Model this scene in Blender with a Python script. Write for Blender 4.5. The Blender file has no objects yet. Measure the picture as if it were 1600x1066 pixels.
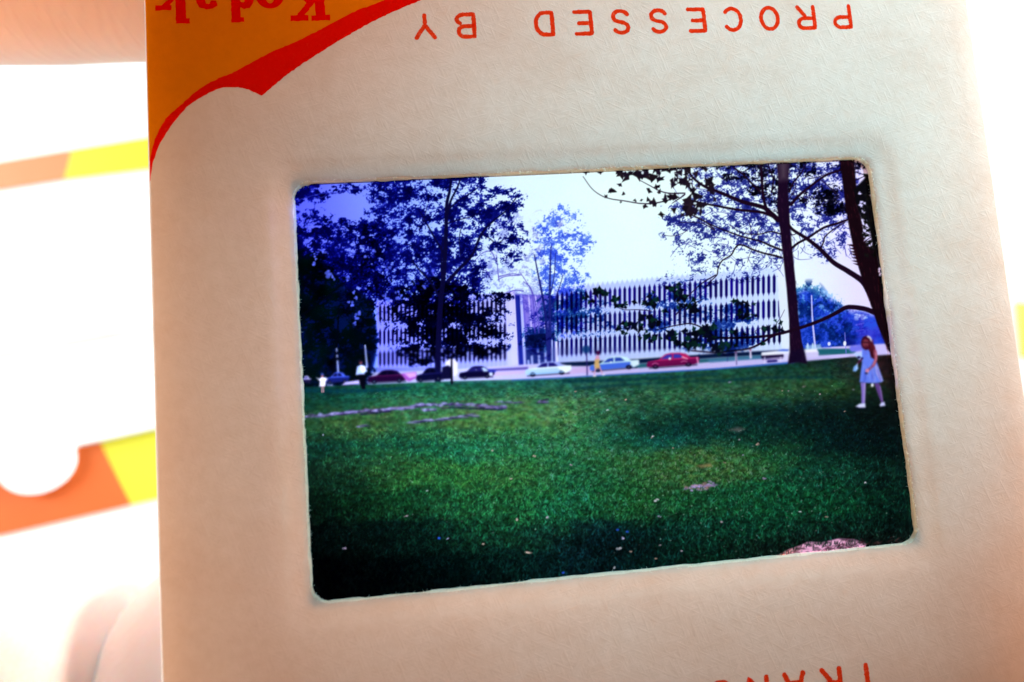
import bpy, bmesh, math, random
import numpy as np
from mathutils import Matrix, Vector

# ============================================================ camera, world, lamps, exposure
# Lengths are written in millimetres and multiplied by MM.  The slide's own frame (x right, y up the
# picture, z out of the front face) is the world frame lifted LIFT above the table.
MM = 0.001
LIFT = 75.0
scene = bpy.context.scene
col = scene.collection


def W(x, y, z):
    return Vector((x * MM, y * MM, (z + LIFT) * MM))


cam_data = bpy.data.cameras.new('camera')
cam = bpy.data.objects.new('camera', cam_data)
col.objects.link(cam)
R3 = Matrix(((0.99380905, -0.07504380, 0.08192678), (0.06720544, 0.99324733, 0.09456832), (-0.08847032, -0.08847693, 0.99214154)))
cam.matrix_world = Matrix.Translation(W(-8.66066, -1.43571, 36.06524)) @ R3.transposed().to_4x4()
cam_data.sensor_width = 36.0
cam_data.lens = 22.5093
cam_data.clip_start = 0.002
cam_data.clip_end = 5.0
cam_data.dof.use_dof = True
cam_data.dof.focus_distance = 37.6 * MM
cam_data.dof.aperture_fstop = 26.0
scene.camera = cam

world = bpy.data.worlds.new('World')
scene.world = world
world.use_nodes = True
bg = world.node_tree.nodes['Background']
bg.inputs['Color'].default_value = (0.80, 0.88, 1.0, 1)
bg.inputs['Strength'].default_value = 0.03


def area_lamp(name, loc, target, size, power, color):
    d = bpy.data.lights.new(name, 'AREA')
    d.shape = 'DISK'
    d.size = size * MM
    d.energy = power
    d.color = color
    o = bpy.data.objects.new(name, d)
    col.objects.link(o)
    o.location = W(*loc)
    o.rotation_euler = (W(*target) - W(*loc)).to_track_quat('-Z', 'Y').to_euler()
    return o


# unseen strong lights added in place of daylight, raking over the white table
area_lamp('unseen_table_light', (330, 60, -42), (0, 0, -75), 80, 4.9, (1.0, 0.99, 0.97))
area_lamp('unseen_table_light', (-330, 100, -46), (-10, 0, -75), 80, 6.9, (0.76, 0.96, 1.0))
area_lamp('unseen_table_light', (-20, 340, -36), (-10, 0, -75), 80, 2.4, (1.0, 1.0, 0.98))
# cool key light on the front of the slide, close by at the upper right
kd = bpy.data.lights.new('key_lamp', 'SPOT')
kd.energy, kd.color = 1.95, (0.36, 0.81, .93)
kd.spot_size, kd.spot_blend, kd.shadow_soft_size = math.radians(32), 1.0, 9 * MM
key = bpy.data.objects.new('key_lamp', kd)
col.objects.link(key)
key.location = W(70, 62, 78)
key.rotation_euler = (W(15, 13.5, 0) - W(70, 62, 78)).to_track_quat('-Z', 'Y').to_euler()

# unseen warm spot from the left, added to brighten only the upper finger
hd = bpy.data.lights.new('hand_fill_light', 'SPOT')
hd.energy, hd.color = .95, (1.0, 0.56, 0.29)
hd.spot_size, hd.spot_blend, hd.shadow_soft_size = math.radians(14), .7, 6 * MM
hl = bpy.data.objects.new('hand_fill_light', hd)
col.objects.link(hl)
hl.location = W(-112, -24, 62)
hl.rotation_euler = (W(-37, 29, -6) - W(-112, -24, 62)).to_track_quat('-Z', 'Y').to_euler()

hd2 = bpy.data.lights.new('hand_fill_light', 'SPOT')  # unseen cool spot added to lighten the lower fingers
hd2.energy, hd2.color = .34, (0.86, 0.93, 1.0)
hd2.spot_size, hd2.spot_blend, hd2.shadow_soft_size = math.radians(24), .8, 8 * MM
hl2 = bpy.data.objects.new('hand_fill_light', hd2)
col.objects.link(hl2)
hl2.location = W(-62, -26, 72)
hl2.rotation_euler = (W(-42, -21, -26) - W(-62, -26, 72)).to_track_quat('-Z', 'Y').to_euler()

scene.view_settings.view_transform = 'Standard'
scene.view_settings.look = 'None'
scene.view_settings.exposure = 0.0
scene.view_settings.gamma = 1.0
scene.cycles.use_denoising = True
scene.cycles.max_bounces = 10
scene.cycles.transparent_max_bounces = 16


# ============================================================ helpers
def tag(o, label=None, cat=None, group=None, kind=None):
    if label: o['label'] = label
    if cat: o['category'] = cat
    if group: o['group'] = group
    if kind: o['kind'] = kind
    return o


def empty(name, loc=(0, 0, 0)):
    o = bpy.data.objects.new(name, None)
    o.empty_display_size = 0.01
    o.location = loc
    col.objects.link(o)
    return o


def mesh_obj(name, verts, faces, mat, parent=None, smooth=False, local=True):
    """verts in mm; local=True means they are already in the parent's frame"""
    me = bpy.data.meshes.new(name)
    me.from_pydata([(v[0] * MM, v[1] * MM, v[2] * MM) for v in verts], [], faces)
    me.validate()
    if smooth:
        me.polygons.foreach_set('use_smooth', [True] * len(me.polygons))
    me.materials.append(mat)
    o = bpy.data.objects.new(name, me)
    col.objects.link(o)
    if parent:
        o.parent = parent
    return o


def new_mat(name):
    m = bpy.data.materials.new(name)
    m.use_nodes = True
    nt = m.node_tree
    for n in list(nt.nodes):
        nt.nodes.remove(n)
    out = nt.nodes.new('ShaderNodeOutputMaterial')
    def add(kind, **kw):
        n = nt.nodes.new(kind)
        for k, v in kw.items():
            if k in n.inputs: n.inputs[k].default_value = v
            else: setattr(n, k, v)
        return n
    return m, nt, out, add, nt.links.new


def coords(add, link, scale, rot=(0, 0, 0)):
    tc = add('ShaderNodeTexCoord')
    mr = add('ShaderNodeMapping')
    mr.inputs['Rotation'].default_value = rot
    mp = add('ShaderNodeMapping')
    mp.inputs['Scale'].default_value = scale
    link(tc.outputs['Object'], mr.inputs['Vector'])
    link(mr.outputs['Vector'], mp.inputs['Vector'])
    return mp.outputs['Vector']


def ramp(add, link, src, stops):
    r = add('ShaderNodeValToRGB')
    e = r.color_ramp.elements
    e[0].position, e[0].color = stops[0][0], (*stops[0][1], 1)
    e[1].position, e[1].color = stops[-1][0], (*stops[-1][1], 1)
    for p, c in stops[1:-1]:
        n = e.new(p); n.color = (*c, 1)
    link(src, r.inputs['Fac'])
    return r.outputs['Color']


# ------------------------------------------------------------ materials
def card_material(name='uncoated_card', cut_lit=False):
    """uncoated off-white card: felted fibres, faint waviness, lets light glow through warm"""
    m, nt, out, add, link = new_mat(name)
    def noise(scale, rot, detail=4.0, rough=0.6):
        n = add('ShaderNodeTexNoise', Scale=1.0, Detail=detail, Roughness=rough)
        link(coords(add, link, scale, rot), n.inputs['Vector'])
        return n.outputs['Fac']
    fib = []
    for k, (a, s) in enumerate(((0.5, 1.0), (1.25, .9), (2.2, 1.1), (2.9, 1.0))):
        n = noise((900 * s, 7000 * s, 2000), (0, 0, a), 1.0, 0.5)
        fib.append(n)
    def math_(op, a, b):
        q = add('ShaderNodeMath'); q.operation = op
        for i, v in enumerate((a, b)):
            if isinstance(v, (int, float)): q.inputs[i].default_value = v
            else: link(v, q.inputs[i])
        return q.outputs[0]
    mx = math_('MAXIMUM', math_('MAXIMUM', fib[0], fib[1]), math_('MAXIMUM', fib[2], fib[3]))
    pulp = noise((1500, 1500, 1500), (0, 0, 0), 5.0, .62)
    wave = noise((45, 260, 60), (0, 0, .06), 3.0, .5)
    mott = noise((190, 260, 200), (0, 0, .2), 3.0, .55)
    h = math_('ADD', math_('MULTIPLY', mx, 1.1), math_('ADD', math_('MULTIPLY', pulp, .6), math_('MULTIPLY', wave, 1.1)))
    b = add('ShaderNodeBump', Strength=.62, Distance=0.00010)
    link(h, b.inputs['Height'])
    c1 = ramp(add, link, mott, ((.25, (.545, .52, .49)), (.5, (.60, .58, .555)), (.8, (.635, .62, .60))))
    c2 = ramp(add, link, pulp, ((.3, (.90, .885, .87)), (.62, (1, 1, 1)), (.8, (1.04, 1.04, 1.05))))
    mixc = add('ShaderNodeMix', data_type='RGBA', blend_type='MULTIPLY'); mixc.inputs['Factor'].default_value = 1
    link(c1, mixc.inputs['A']); link(c2, mixc.inputs['B'])
    d = add('ShaderNodeBsdfDiffuse', Roughness=.6)
    link(mixc.outputs['Result'], d.inputs['Color']); link(b.outputs['Normal'], d.inputs['Normal'])
    t = add('ShaderNodeBsdfTranslucent')
    tc = ramp(add, link, mott, ((.25, (.93, .555, .36)), (.8, (.95, .59, .39))))
    link(tc, t.inputs['Color'])
    if cut_lit:   # backlight on the window lip put into the paler cut-pulp colour
        d.inputs['Color'].default_value = (.80, .77, .71, 1); nt.links.remove(d.inputs['Color'].links[0])
        t.inputs['Color'].default_value = (1.0, .86, .68, 1); nt.links.remove(t.inputs['Color'].links[0])
    mix = add('ShaderNodeMixShader', Fac=.54 if cut_lit else .425)
    link(d.outputs[0], mix.inputs[1]); link(t.outputs[0], mix.inputs[2])
    link(mix.outputs[0], out.inputs['Surface'])
    return m


def ink_material(name, c, grain=.0):
    """a film of printing ink: it filters whatever the card below gives back"""
    m, nt, out, add, link = new_mat(name)
    n = add('ShaderNodeTexNoise', Scale=1.0, Detail=3.0, Roughness=.6)
    link(coords(add, link, (5200, 5200, 5200)), n.inputs['Vector'])
    lo = c; hi = tuple(min(1, v + grain) for v in c)
    cc = ramp(add, link, n.outputs['Fac'], ((.35, lo), (.56, lo), (.74, hi)))
    t = add('ShaderNodeBsdfTransparent')
    link(cc, t.inputs['Color'])
    link(t.outputs[0], out.inputs['Surface'])
    return m


def film_material():
    """dyed transparency: every point filters the light behind it by its dye colour"""
    m, nt, out, add, link = new_mat('film_emulsion')
    a = add('ShaderNodeVertexColor'); a.layer_name = 'dye'
    t = add('ShaderNodeBsdfTransparent')
    link(a.outputs['Color'], t.inputs['Color'])
    link(t.outputs[0], out.inputs['Surface'])
    return m


def paper_material(name, c, rough=.75, var=.04):
    m, nt, out, add, link = new_mat(name)
    n = add('ShaderNodeTexNoise', Scale=1.0, Detail=4.0)
    link(coords(add, link, (140, 140, 140)), n.inputs['Vector'])
    cc = ramp(add, link, n.outputs['Fac'], ((.3, tuple(v * (1 - var) for v in c)), (.7, c)))
    p = add('ShaderNodeBsdfPrincipled', Roughness=rough)
    p.inputs['Specular IOR Level'].default_value = .25
    link(cc, p.inputs['Base Color'])
    b = add('ShaderNodeBump', Strength=.2, Distance=0.0002)
    link(n.outputs['Fac'], b.inputs['Height']); link(b.outputs['Normal'], p.inputs['Normal'])
    link(p.outputs[0], out.inputs['Surface'])
    return m


def skin_material():
    m, nt, out, add, link = new_mat('skin')
    n = add('ShaderNodeTexNoise', Scale=1.0, Detail=5.0)
    link(coords(add, link, (120, 120, 120)), n.inputs['Vector'])
    cc = ramp(add, link, n.outputs['Fac'], ((.3, (.52, .34, .27)), (.55, (.55, .38, .32)), (.75, (.58, .42, .37))))
    ridge = add('ShaderNodeTexWave', Scale=.6, Distortion=5.0, Detail=2.0)
    ridge.inputs['Detail Scale'].default_value = .6
    link(coords(add, link, (700, 3400, 700), (0, 0, .75)), ridge.inputs['Vector'])
    pore = add('ShaderNodeTexNoise', Scale=1.0, Detail=4.0)
    link(coords(add, link, (2600, 1400, 2600), (0, 0, .7)), pore.inputs['Vector'])
    add2 = add('ShaderNodeMath'); add2.operation = 'ADD'
    link(ridge.outputs['Fac'], add2.inputs[0]); link(pore.outputs['Fac'], add2.inputs[1])
    b = add('ShaderNodeBump', Strength=.16, Distance=0.00010)
    link(add2.outputs[0], b.inputs['Height'])
    p = add('ShaderNodeBsdfPrincipled', Roughness=.5)
    p.inputs['Subsurface Weight'].default_value = .8
    p.inputs['Subsurface Radius'].default_value = (1.0, .42, .22)
    p.inputs['Subsurface Scale'].default_value = .0028
    p.inputs['Specular IOR Level'].default_value = .3
    link(cc, p.inputs['Base Color']); link(b.outputs['Normal'], p.inputs['Normal'])
    link(p.outputs[0], out.inputs['Surface'])
    return m


CARD = card_material()
CUT_BACKLIT = card_material('cut_card_backlit', True)
FILM = film_material()
INK_YELLOW = ink_material('yellow_ink', (1.0, .40, .006), .0)
INK_RED = ink_material('red_ink', (1.0, .010, .002), .02)
INK_LETTER = ink_material('orange_red_ink', (1.0, .12, .045), .2)
WHITE_PAPER = paper_material('white_paper', (.86, .87, .87))
TABLE = paper_material('white_laminate', (.80, .82, .82), .5)
BAND_ORANGE = paper_material('orange_band', (.60, .11, .018), .6)
BAND_TAN = paper_material('tan_orange_band', (.55, .23, .095), .6)
BAND_YELLOW = paper_material('yellow_band', (.62, .56, .03), .6)
SKIN = skin_material()

# ============================================================ the picture on the film
# The picture is drafted on a flat sheet (units: draft points), then laid onto the
# film's vertices as one colour per vertex.  SHEET maps film millimetres -> draft points.
SS = 2
DX0, DY0, DW, DH = 436, 228, 1016, 736
CW, CH = DW * SS, DH * SS
rng = np.random.default_rng(11)
YY, XX = np.mgrid[0:CH, 0:CW].astype(np.float32)
XX = XX / SS + DX0
YY = YY / SS + DY0
img = np.zeros((CH, CW, 3), np.float32)
ids = np.zeros((CH, CW), np.int16)
PICT = ['printed_sky']
PICT_LABEL = ['pale blue sky in the picture']


def pid(name, label=None):
    PICT.append(name)
    PICT_LABEL.append(label)
    return len(PICT) - 1


def C(r, g, b):
    return np.array((r, g, b), np.float32) / 255.0


def vnoise(sx, sy=None, seed=0, shape=None):
    sy = sy or sx
    h, w = shape or (CH, CW)
    r = np.random.default_rng(seed)
    g = r.random((int(h / SS / sy) + 3, int(w / SS / sx) + 3)).astype(np.float32)
    u = (np.arange(w, dtype=np.float32) / SS) / sx
    v = (np.arange(h, dtype=np.float32) / SS) / sy
    ui, vi = u.astype(int), v.astype(int)
    fu, fv = u - ui, v - vi
    fu, fv = fu * fu * (3 - 2 * fu), fv * fv * (3 - 2 * fv)
    rows = g[:, ui] * (1 - fu) + g[:, ui + 1] * fu
    return rows[vi] * (1 - fv)[:, None] + rows[vi + 1] * fv[:, None]


def fbm(s, octs=3, seed=0, asp=1.0, shape=None):
    a, t, w = 0, 0, 1.0
    for o in range(octs):
        a = a + w * vnoise(s * asp, s, seed * 31 + o, shape)
        t += w
        w *= 0.62
        s *= 0.5
    return a / t


def sstep(a, b, x):
    t = np.clip((x - a) / (b - a), 0, 1)
    return t * t * (3 - 2 * t)


def box(x0, y0, x1, y1):
    a = max(0, int((x0 - DX0) * SS)); b = min(CW, int((x1 - DX0) * SS) + 2)
    c = max(0, int((y0 - DY0) * SS)); d = min(CH, int((y1 - DY0) * SS) + 2)
    if a >= b or c >= d:
        return None
    return slice(c, d), slice(a, b)


def put(sl, alpha, col, i=None):
    img[sl] = img[sl] * (1 - alpha[..., None]) + np.asarray(col, np.float32) * alpha[..., None]
    if i is not None:
        ids[sl][alpha > 0.5] = i


def polymask(pts, feather=0.7):
    p = np.array(pts, np.float32)
    m = feather + 1
    sl = box(p[:, 0].min() - m, p[:, 1].min() - m, p[:, 0].max() + m, p[:, 1].max() + m)
    if sl is None:
        return None, None
    x, y = XX[sl], YY[sl]
    ins = np.zeros(x.shape, bool)
    d2 = np.full(x.shape, 1e9, np.float32)
    n = len(p)
    for k in range(n):
        x1, y1 = p[k]; x2, y2 = p[(k + 1) % n]
        if y1 != y2:
            ins ^= ((y1 > y) != (y2 > y)) & (x < (x2 - x1) * (y - y1) / (y2 - y1) + x1)
        ex, ey = x2 - x1, y2 - y1
        t = np.clip(((x - x1) * ex + (y - y1) * ey) / (ex * ex + ey * ey + 1e-9), 0, 1)
        d2 = np.minimum(d2, (x - x1 - t * ex) ** 2 + (y - y1 - t * ey) ** 2)
    d = np.sqrt(d2) * np.where(ins, 1, -1)
    return sl, np.clip(d / feather * 0.5 + 0.5, 0, 1)


def poly(pts, col, i=None, feather=0.7, alpha=1.0):
    sl, a = polymask(pts, feather)
    if sl is not None:
        put(sl, a * alpha, col, i)


def curve(pts, n=8):
    p = [np.array(q, float) for q in pts]
    if len(p) < 3:
        return p
    p = [2 * p[0] - p[1]] + p + [2 * p[-1] - p[-2]]
    out = []
    for k in range(1, len(p) - 2):
        for t in np.linspace(0, 1, n, endpoint=False):
            a, b, c, d = p[k - 1], p[k], p[k + 1], p[k + 2]
            out.append(0.5 * (2 * b + (c - a) * t + (2 * a - 5 * b + 4 * c - d) * t * t + (3 * b - a - 3 * c + d) * t ** 3))
    out.append(p[-2])
    return out


def line(pts, w0, w1, col, i=None, soft=0.6, alpha=1.0, smooth=True):
    p = curve(pts) if smooth else [np.array(q, float) for q in pts]
    n = len(p) - 1
    for k in range(n):
        (x1, y1), (x2, y2) = p[k], p[k + 1]
        wa = w0 + (w1 - w0) * k / n; wb = w0 + (w1 - w0) * (k + 1) / n
        m = max(wa, wb) / 2 + soft + 1
        sl = box(min(x1, x2) - m, min(y1, y2) - m, max(x1, x2) + m, max(y1, y2) + m)
        if sl is None:
            continue
        x, y = XX[sl], YY[sl]
        ex, ey = x2 - x1, y2 - y1
        t = np.clip(((x - x1) * ex + (y - y1) * ey) / (ex * ex + ey * ey + 1e-9), 0, 1)
        d = np.sqrt((x - x1 - t * ex) ** 2 + (y - y1 - t * ey) ** 2)
        a = np.clip((wa + (wb - wa) * t - 2 * d) / (2 * soft) + 0.5, 0, 1) * alpha
        put(sl, a, col, i)


def ell(cx, cy, rx, ry, col, i=None, soft=0.25, alpha=1.0, rot=0.0):
    r = max(rx, ry) * 1.3 + 1
    sl = box(cx - r, cy - r, cx + r, cy + r)
    if sl is None:
        return
    x, y = XX[sl] - cx, YY[sl] - cy
    c, s = math.cos(rot), math.sin(rot)
    q = np.sqrt(((x * c + y * s) / rx) ** 2 + ((-x * s + y * c) / ry) ** 2)
    put(sl, np.clip((1 - q) / soft + 0.5, 0, 1) * alpha, col, i)


def lump(blobs):
    f = np.zeros((CH, CW), np.float32)
    for cx, cy, rx, ry, w in blobs:
        sl = box(cx - rx * 1.6, cy - ry * 1.6, cx + rx * 1.6, cy + ry * 1.6)
        if sl is None:
            continue
        q = ((XX[sl] - cx) / rx) ** 2 + ((YY[sl] - cy) / ry) ** 2
        f[sl] = np.maximum(f[sl], w * np.clip(1.25 - 0.62 * q, 0, 1))
    return f


KB = np.array((3.2, 2.9, .82), np.float32)


def unit(n):
    return (n - n.mean()) / n.std()


def foliage(blobs, name, seed, amp=1.6, leaf=7, gain=1.0, k=KB, soft=1.25, thr=0.5, floor=0.0, tint=None):
    """dye density that reads as leaves: clumps, sprays and single leaves over soft crown shapes"""
    b = np.array(blobs)
    sl = box((b[:, 0] - b[:, 2] * 1.5).min(), (b[:, 1] - b[:, 3] * 1.5).min(), (b[:, 0] + b[:, 2] * 1.5).max(), (b[:, 1] + b[:, 3] * 1.5).max())
    f = lump(blobs)[sl]
    sh = f.shape
    n = unit(vnoise(leaf * 3.4, leaf * 2.6, seed, sh)) * .72 + unit(vnoise(leaf * 1.4, leaf * 1.1, seed + 1, sh)) * .6 \
        + unit(vnoise(leaf * .55, leaf * .45, seed + 2, sh)) * .55 + unit(vnoise(max(1.3, leaf * .27), max(1.2, leaf * .24), seed + 3, sh)) * .45
    v = n + (f - thr) * 3.2 * gain
    d = np.clip(v / soft, 0, 3.2) * np.clip(f * 4, 0, 1)
    d = amp * (1 - np.exp(-d * .9)) * (.7 + .6 * vnoise(leaf * 3, leaf * 3, seed + 4, sh)) + floor * np.clip(f * 3 - 1, 0, 1)
    img[sl] *= np.exp(-d[..., None] * k)
    if tint is not None:
        t = np.clip(d * 0.6, 0, 1) * vnoise(leaf * 3, None, seed + 77, sh)
        img[sl] += t[..., None] * np.asarray(tint, np.float32)
    if name is not None:
        ids[sl][d > 0.42] = name
    return d


def leaf(x, y, s, col, i, rnd):
    n = rnd.integers(6, 10)
    a0 = rnd.random() * 6.28
    asp = 0.55 + 0.45 * rnd.random()
    rot = rnd.random() * 3.14
    pts = []
    for k in range(n):
        a = a0 + k * 2 * math.pi / n + rnd.normal() * 0.15
        r = s * (1.12 if k % 2 == 0 else 0.58) * (0.8 + 0.4 * rnd.random())
        u, v = r * math.cos(a), r * math.sin(a) * asp
        pts.append((x + u * math.cos(rot) - v * math.sin(rot), y + u * math.sin(rot) + v * math.cos(rot)))
    poly(pts, col, i, 0.6)


def paint_picture():
    rnd = np.random.default_rng(5)
    # ---- sky
    ax = [436, 500, 560, 620, 690, 760, 800, 880, 960, 1100, 1240, 1290, 1340, 1452]
    ac = [(78, 84, 246), (94, 104, 248), (116, 132, 250), (126, 150, 252), (170, 196, 254), (206, 228, 255),
          (220, 240, 255), (226, 246, 255), (232, 253, 255), (232, 252, 255), (232, 246, 255), (226, 230, 255),
          (222, 212, 255), (215, 195, 250)]
    for c in range(3):
        img[..., c] = np.interp(XX[0], ax, [q[c] / 255 for q in ac])[None, :]
    img[:] *= (1 - 0.02 * sstep(300, 250, YY))[..., None]
    # ---- far trees right of the building
    far = pid('printed_tree', 'distant blue-green trees beside the sycamore trunk')
    poly([(1246, 458), (1258, 452), (1270, 455), (1282, 462), (1296, 466), (1312, 478), (1330, 488), (1345, 486), (1362, 492),
          (1400, 500), (1400, 552), (1246, 552)], C(40, 75, 215), far, 5)
    img_b = lump([(1265, 480, 24, 32, 1), (1290, 500, 26, 26, 1), (1300, 525, 30, 22, 1)])
    n = fbm(12, 4, 3)
    a = sstep(0.48, 0.62, n) * np.clip(img_b * 2.2, 0, 1)
    img[:] = img * (1 - 0.85 * a[..., None]) + C(8, 40, 120) * 0.85 * a[..., None]
    n = fbm(9, 3, 4)
    a = sstep(0.55, 0.66, n) * np.clip(lump([(1275, 478, 30, 24, 1), (1260, 465, 16, 14, .8)]) * 2, 0, 1)
    img[:] = img * (1 - 0.6 * a[..., None]) + C(120, 180, 250) * 0.6 * a[..., None]
    b = lump([(1370, 520, 36, 26, 1), (1335, 520, 22, 22, .9)])
    a = sstep(0.4, 0.6, fbm(14, 3, 8)) * np.clip(b * 1.6, 0, 1)
    img[:] = img * (1 - 0.7 * a[..., None]) + C(62, 58, 205) * 0.7 * a[..., None]
    for q in range(26):
        ell(1344 + rnd.normal() * 6, 495 + rnd.normal() * 2.6, rnd.uniform(1, 4), rnd.uniform(.8, 2.2), C(190, 208, 255), 0, 0.8, 0.6)
    for y, w in ((505, 12), (515, 10), (524, 12)):
        line([(1338, y + 3), (1338 + w, y)], 2.5, 1.5, C(120, 110, 240), far, 1.2, 0.6)
    foliage([(1262, 470, 20, 24, .9), (1285, 490, 30, 26, .9), (1300, 520, 40, 24, .9), (1268, 520, 26, 30, .9)], far, 12, .9, 4, .7, np.array((1.6, .8, .45), np.float32))
    foliage([(1360, 515, 44, 26, .8), (1330, 505, 26, 20, .7)], far, 13, .5, 5, .6, np.array((1.0, 1.1, .3), np.float32))
    # ---- the building
    bld = pid('printed_building')
    win = pid('printed_windows')
    # right wing
    Rx0, Rx1 = 865.0, 1222.0
    def lin(x, xa, ya, xb, yb):
        return ya + (yb - ya) * (x - xa) / (xb - xa)
    top = lambda x: lin(x, 905, 448, 1214, 418)
    bot = lambda x: lin(x, 880, 567, 1222, 547)
    rows_r = [(lambda x: lin(x, 960, 452, 1211, 431), lambda x: lin(x, 960, 478, 1211, 458)),
              (lambda x: lin(x, 960, 490, 1211, 470), lambda x: lin(x, 960, 515, 1211, 496.5)),
              (lambda x: lin(x, 960, 526, 1211, 510), lambda x: lin(x, 960, 551, 1211, 536))]
    xs, x, w = [], Rx0 + 6, 7.35
    while x < Rx1 - 3:
        xs.append((x, w)); x += w; w += 0.025
    face = [(Rx0, top(Rx0) + 3)]
    for x, w in xs:
        face += [(x - w / 2, top(x) - 4.2), (x, top(x) + 2.4)]
    face += [(Rx1, top(Rx1)), (Rx1, bot(Rx1)), (Rx0, bot(Rx0))]
    fcol = lambda x: C(np.interp(x, [580, 700, 800, 870, 960, 1100, 1222], [126, 150, 186, 196, 208, 212, 218]),
                       np.interp(x, [580, 700, 800, 870, 960, 1100, 1222], [126, 146, 182, 198, 214, 220, 226]), 255)
    sl, a = polymask(face, 1.0)
    put(sl, a, np.stack([np.interp(XX[sl], [865, 960, 1100, 1222], v) for v in ([.68, .72, .75, .80], [.72, .78, .82, .87], [1, 1, 1, 1])], -1), bld)
    def bays(xs, rows, ww, dark, shade):
        for x, w in xs:
            h = w * ww / 2
            for k, (ta, tb) in enumerate(rows):
                a_, b_ = ta(x), tb(x)
                d = dark(k) if callable(dark) else dark
                poly([(x, a_ - 3.6), (x + h, a_ + 1.8), (x + h * .94, b_ - 2.6), (x, b_ + 3.0), (x - h * .94, b_ - 2.6), (x - h, a_ + 1.8)],
                     d * (0.75 + 0.6 * rnd.random()), win, 0.8)
                # folded concrete: a bluish crease from each window tip to the next row
                nb = rows[k + 1][0](x) if k + 1 < len(rows) else b_ + 12
                line([(x, b_ + 1), (x, nb - 1)], w * .34, w * .34, shade, bld, 1.4, 0.22)
            line([(x, rows[0][0](x) - 2), (x, rows[0][0](x) - 12)], w * .3, w * .3, shade, bld, 1.4, 0.2)
    bays(xs, rows_r, 0.56, lambda k: C(18 - 4 * k, 4, 105 - 10 * k), C(165, 175, 250))
    poly([(1213, 419), (1226, 415), (1237, 548), (1222, 549)], C(222, 232, 255), bld, 1)
    line([(867, 472), (870, 566)], 3.6, 4.2, C(215, 212, 255), bld, .7, smooth=False)
    # left wing
    ltop = lambda x: lin(x, 600, 468, 780, 458)
    lbot = lambda x: lin(x, 600, 583, 790, 573)
    rows_l = [(lambda x: lin(x, 600, 479, 785, 470), lambda x: lin(x, 600, 502, 785, 489)),
              (lambda x: lin(x, 600, 517, 785, 507), lambda x: lin(x, 600, 538, 785, 527)),
              (lambda x: lin(x, 600, 551, 785, 540), lambda x: lin(x, 600, 571, 785, 562))]
    sl, a = polymask([(588, 470), (795, 457), (800, 572.5), (590, 583)], 1.0)
    put(sl, a, np.stack([np.interp(XX[sl], [588, 660, 740, 800], v) for v in ([.50, .55, .63, .72], [.49, .55, .63, .71], [1, 1, 1, 1])], -1), bld)
    lx, x, w = [], 594.0, 6.55
    while x < 791:
        lx.append((x, w)); x += w; w += 0.012
    bays(lx, rows_l, 0.55, C(8, 3, 52), C(115, 115, 240))
    # entrance block between the wings
    sl, a = polymask([(787, 459), (866, 462), (868, 570), (795, 573)], 1.0)
    put(sl, a, np.stack([np.interp(XX[sl], [787, 820, 866], v) for v in ([.25, .38, .42], [.25, .32, .40], [.72, .82, .86])], -1), bld)
    poly([(788.5, 457), (804.5, 454), (810.5, 571), (794, 573)], C(204, 196, 255), bld, .9)
    poly([(791, 457), (795, 456), (799, 571), (796, 572)], C(190, 186, 252), bld, 1.2, .8)
    poly([(805, 462), (813.5, 462), (818, 570), (811, 571)], C(26, 36, 150), win, .8)
    line([(814, 460), (820.5, 570)], 4.2, 4.6, C(178, 178, 255), bld, .8, smooth=False)
    poly([(818, 462), (850, 460), (856, 520), (822, 524)], C(150, 132, 232), bld, 2, .6)
    for x in (826, 836.5, 847):
        line([(x, 462), (x + 5, 520)], 2.6, 2.2, C(198, 184, 252), bld, 1.2, .9, False)
    poly([(820, 524), (866, 520), (867, 568), (822, 570)], C(28, 40, 120), win, 1)
    for x, y0, y1 in ((831, 557, 568), (840, 541, 550), (842, 556, 569), (852, 541, 567), (825.5, 564, 570), (862, 530, 566)):
        line([(x, y0), (x + .6, y1)], 3.4, 3.4, C(172, 180, 255), bld, .8, .9, False)
    line([(820, 545.5), (856, 543.5)], 1.6, 1.6, C(110, 140, 235), bld, .8, .8, False)
    for x, y in ((798, 506), (801, 508), (796, 508.5)):
        ell(x, y, 2, .8, C(80, 80, 190), bld, .5, .8)
    # ---- road, terrace and planting bed in front of the building
    road = pid('printed_road')
    poly([(440, 590), (588, 582), (700, 578), (800, 571), (880, 566), (1000, 561), (1120, 552), (1222, 547), (1400, 536), (1400, 556),
          (1240, 569), (1000, 586), (880, 592), (700, 597), (440, 606)], C(196, 184, 244), road, 1)
    poly([(760, 583), (822, 579), (822, 583), (765, 588)], C(212, 170, 232), road, 1.5, .8)
    poly([(880, 577), (930, 573), (930, 581), (880, 586)], C(205, 168, 225), road, 1.5, .8)
    poly([(762, 577), (825, 573.5), (825, 577.5), (764, 580.5)], C(92, 72, 170), road, 1.2)
    sl = box(440, 575, 720, 610)
    img[sl] *= np.interp(XX[sl], [440, 560, 720], [.62, .74, 1])[..., None].astype(np.float32)
    bed = pid('printed_hedge')
    poly([(870, 567), (1000, 561), (1120, 552.5), (1222, 547), (1238, 547), (1238, 552), (1120, 559), (1000, 568), (930, 572), (890, 572)],
         C(6, 22, 58), bed, 1.2)
    poly([(940, 573), (1000, 568.5), (1120, 559.5), (1240, 552), (1330, 549), (1330, 552), (1240, 557), (1120, 565), (1000, 575)],
         C(36, 92, 112), bed, 1.4)
    poly([(1105, 562), (1235, 553), (1238, 557), (1110, 567)], C(70, 120, 170), bed, 1.5, .7)
    poly([(1256, 545), (1340, 545), (1335, 552), (1260, 556)], C(28, 92, 110), bed, 1.5)
    # ---- trees
    t3 = pid('printed_tree', 'thin pale blue tree by the entrance')
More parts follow.
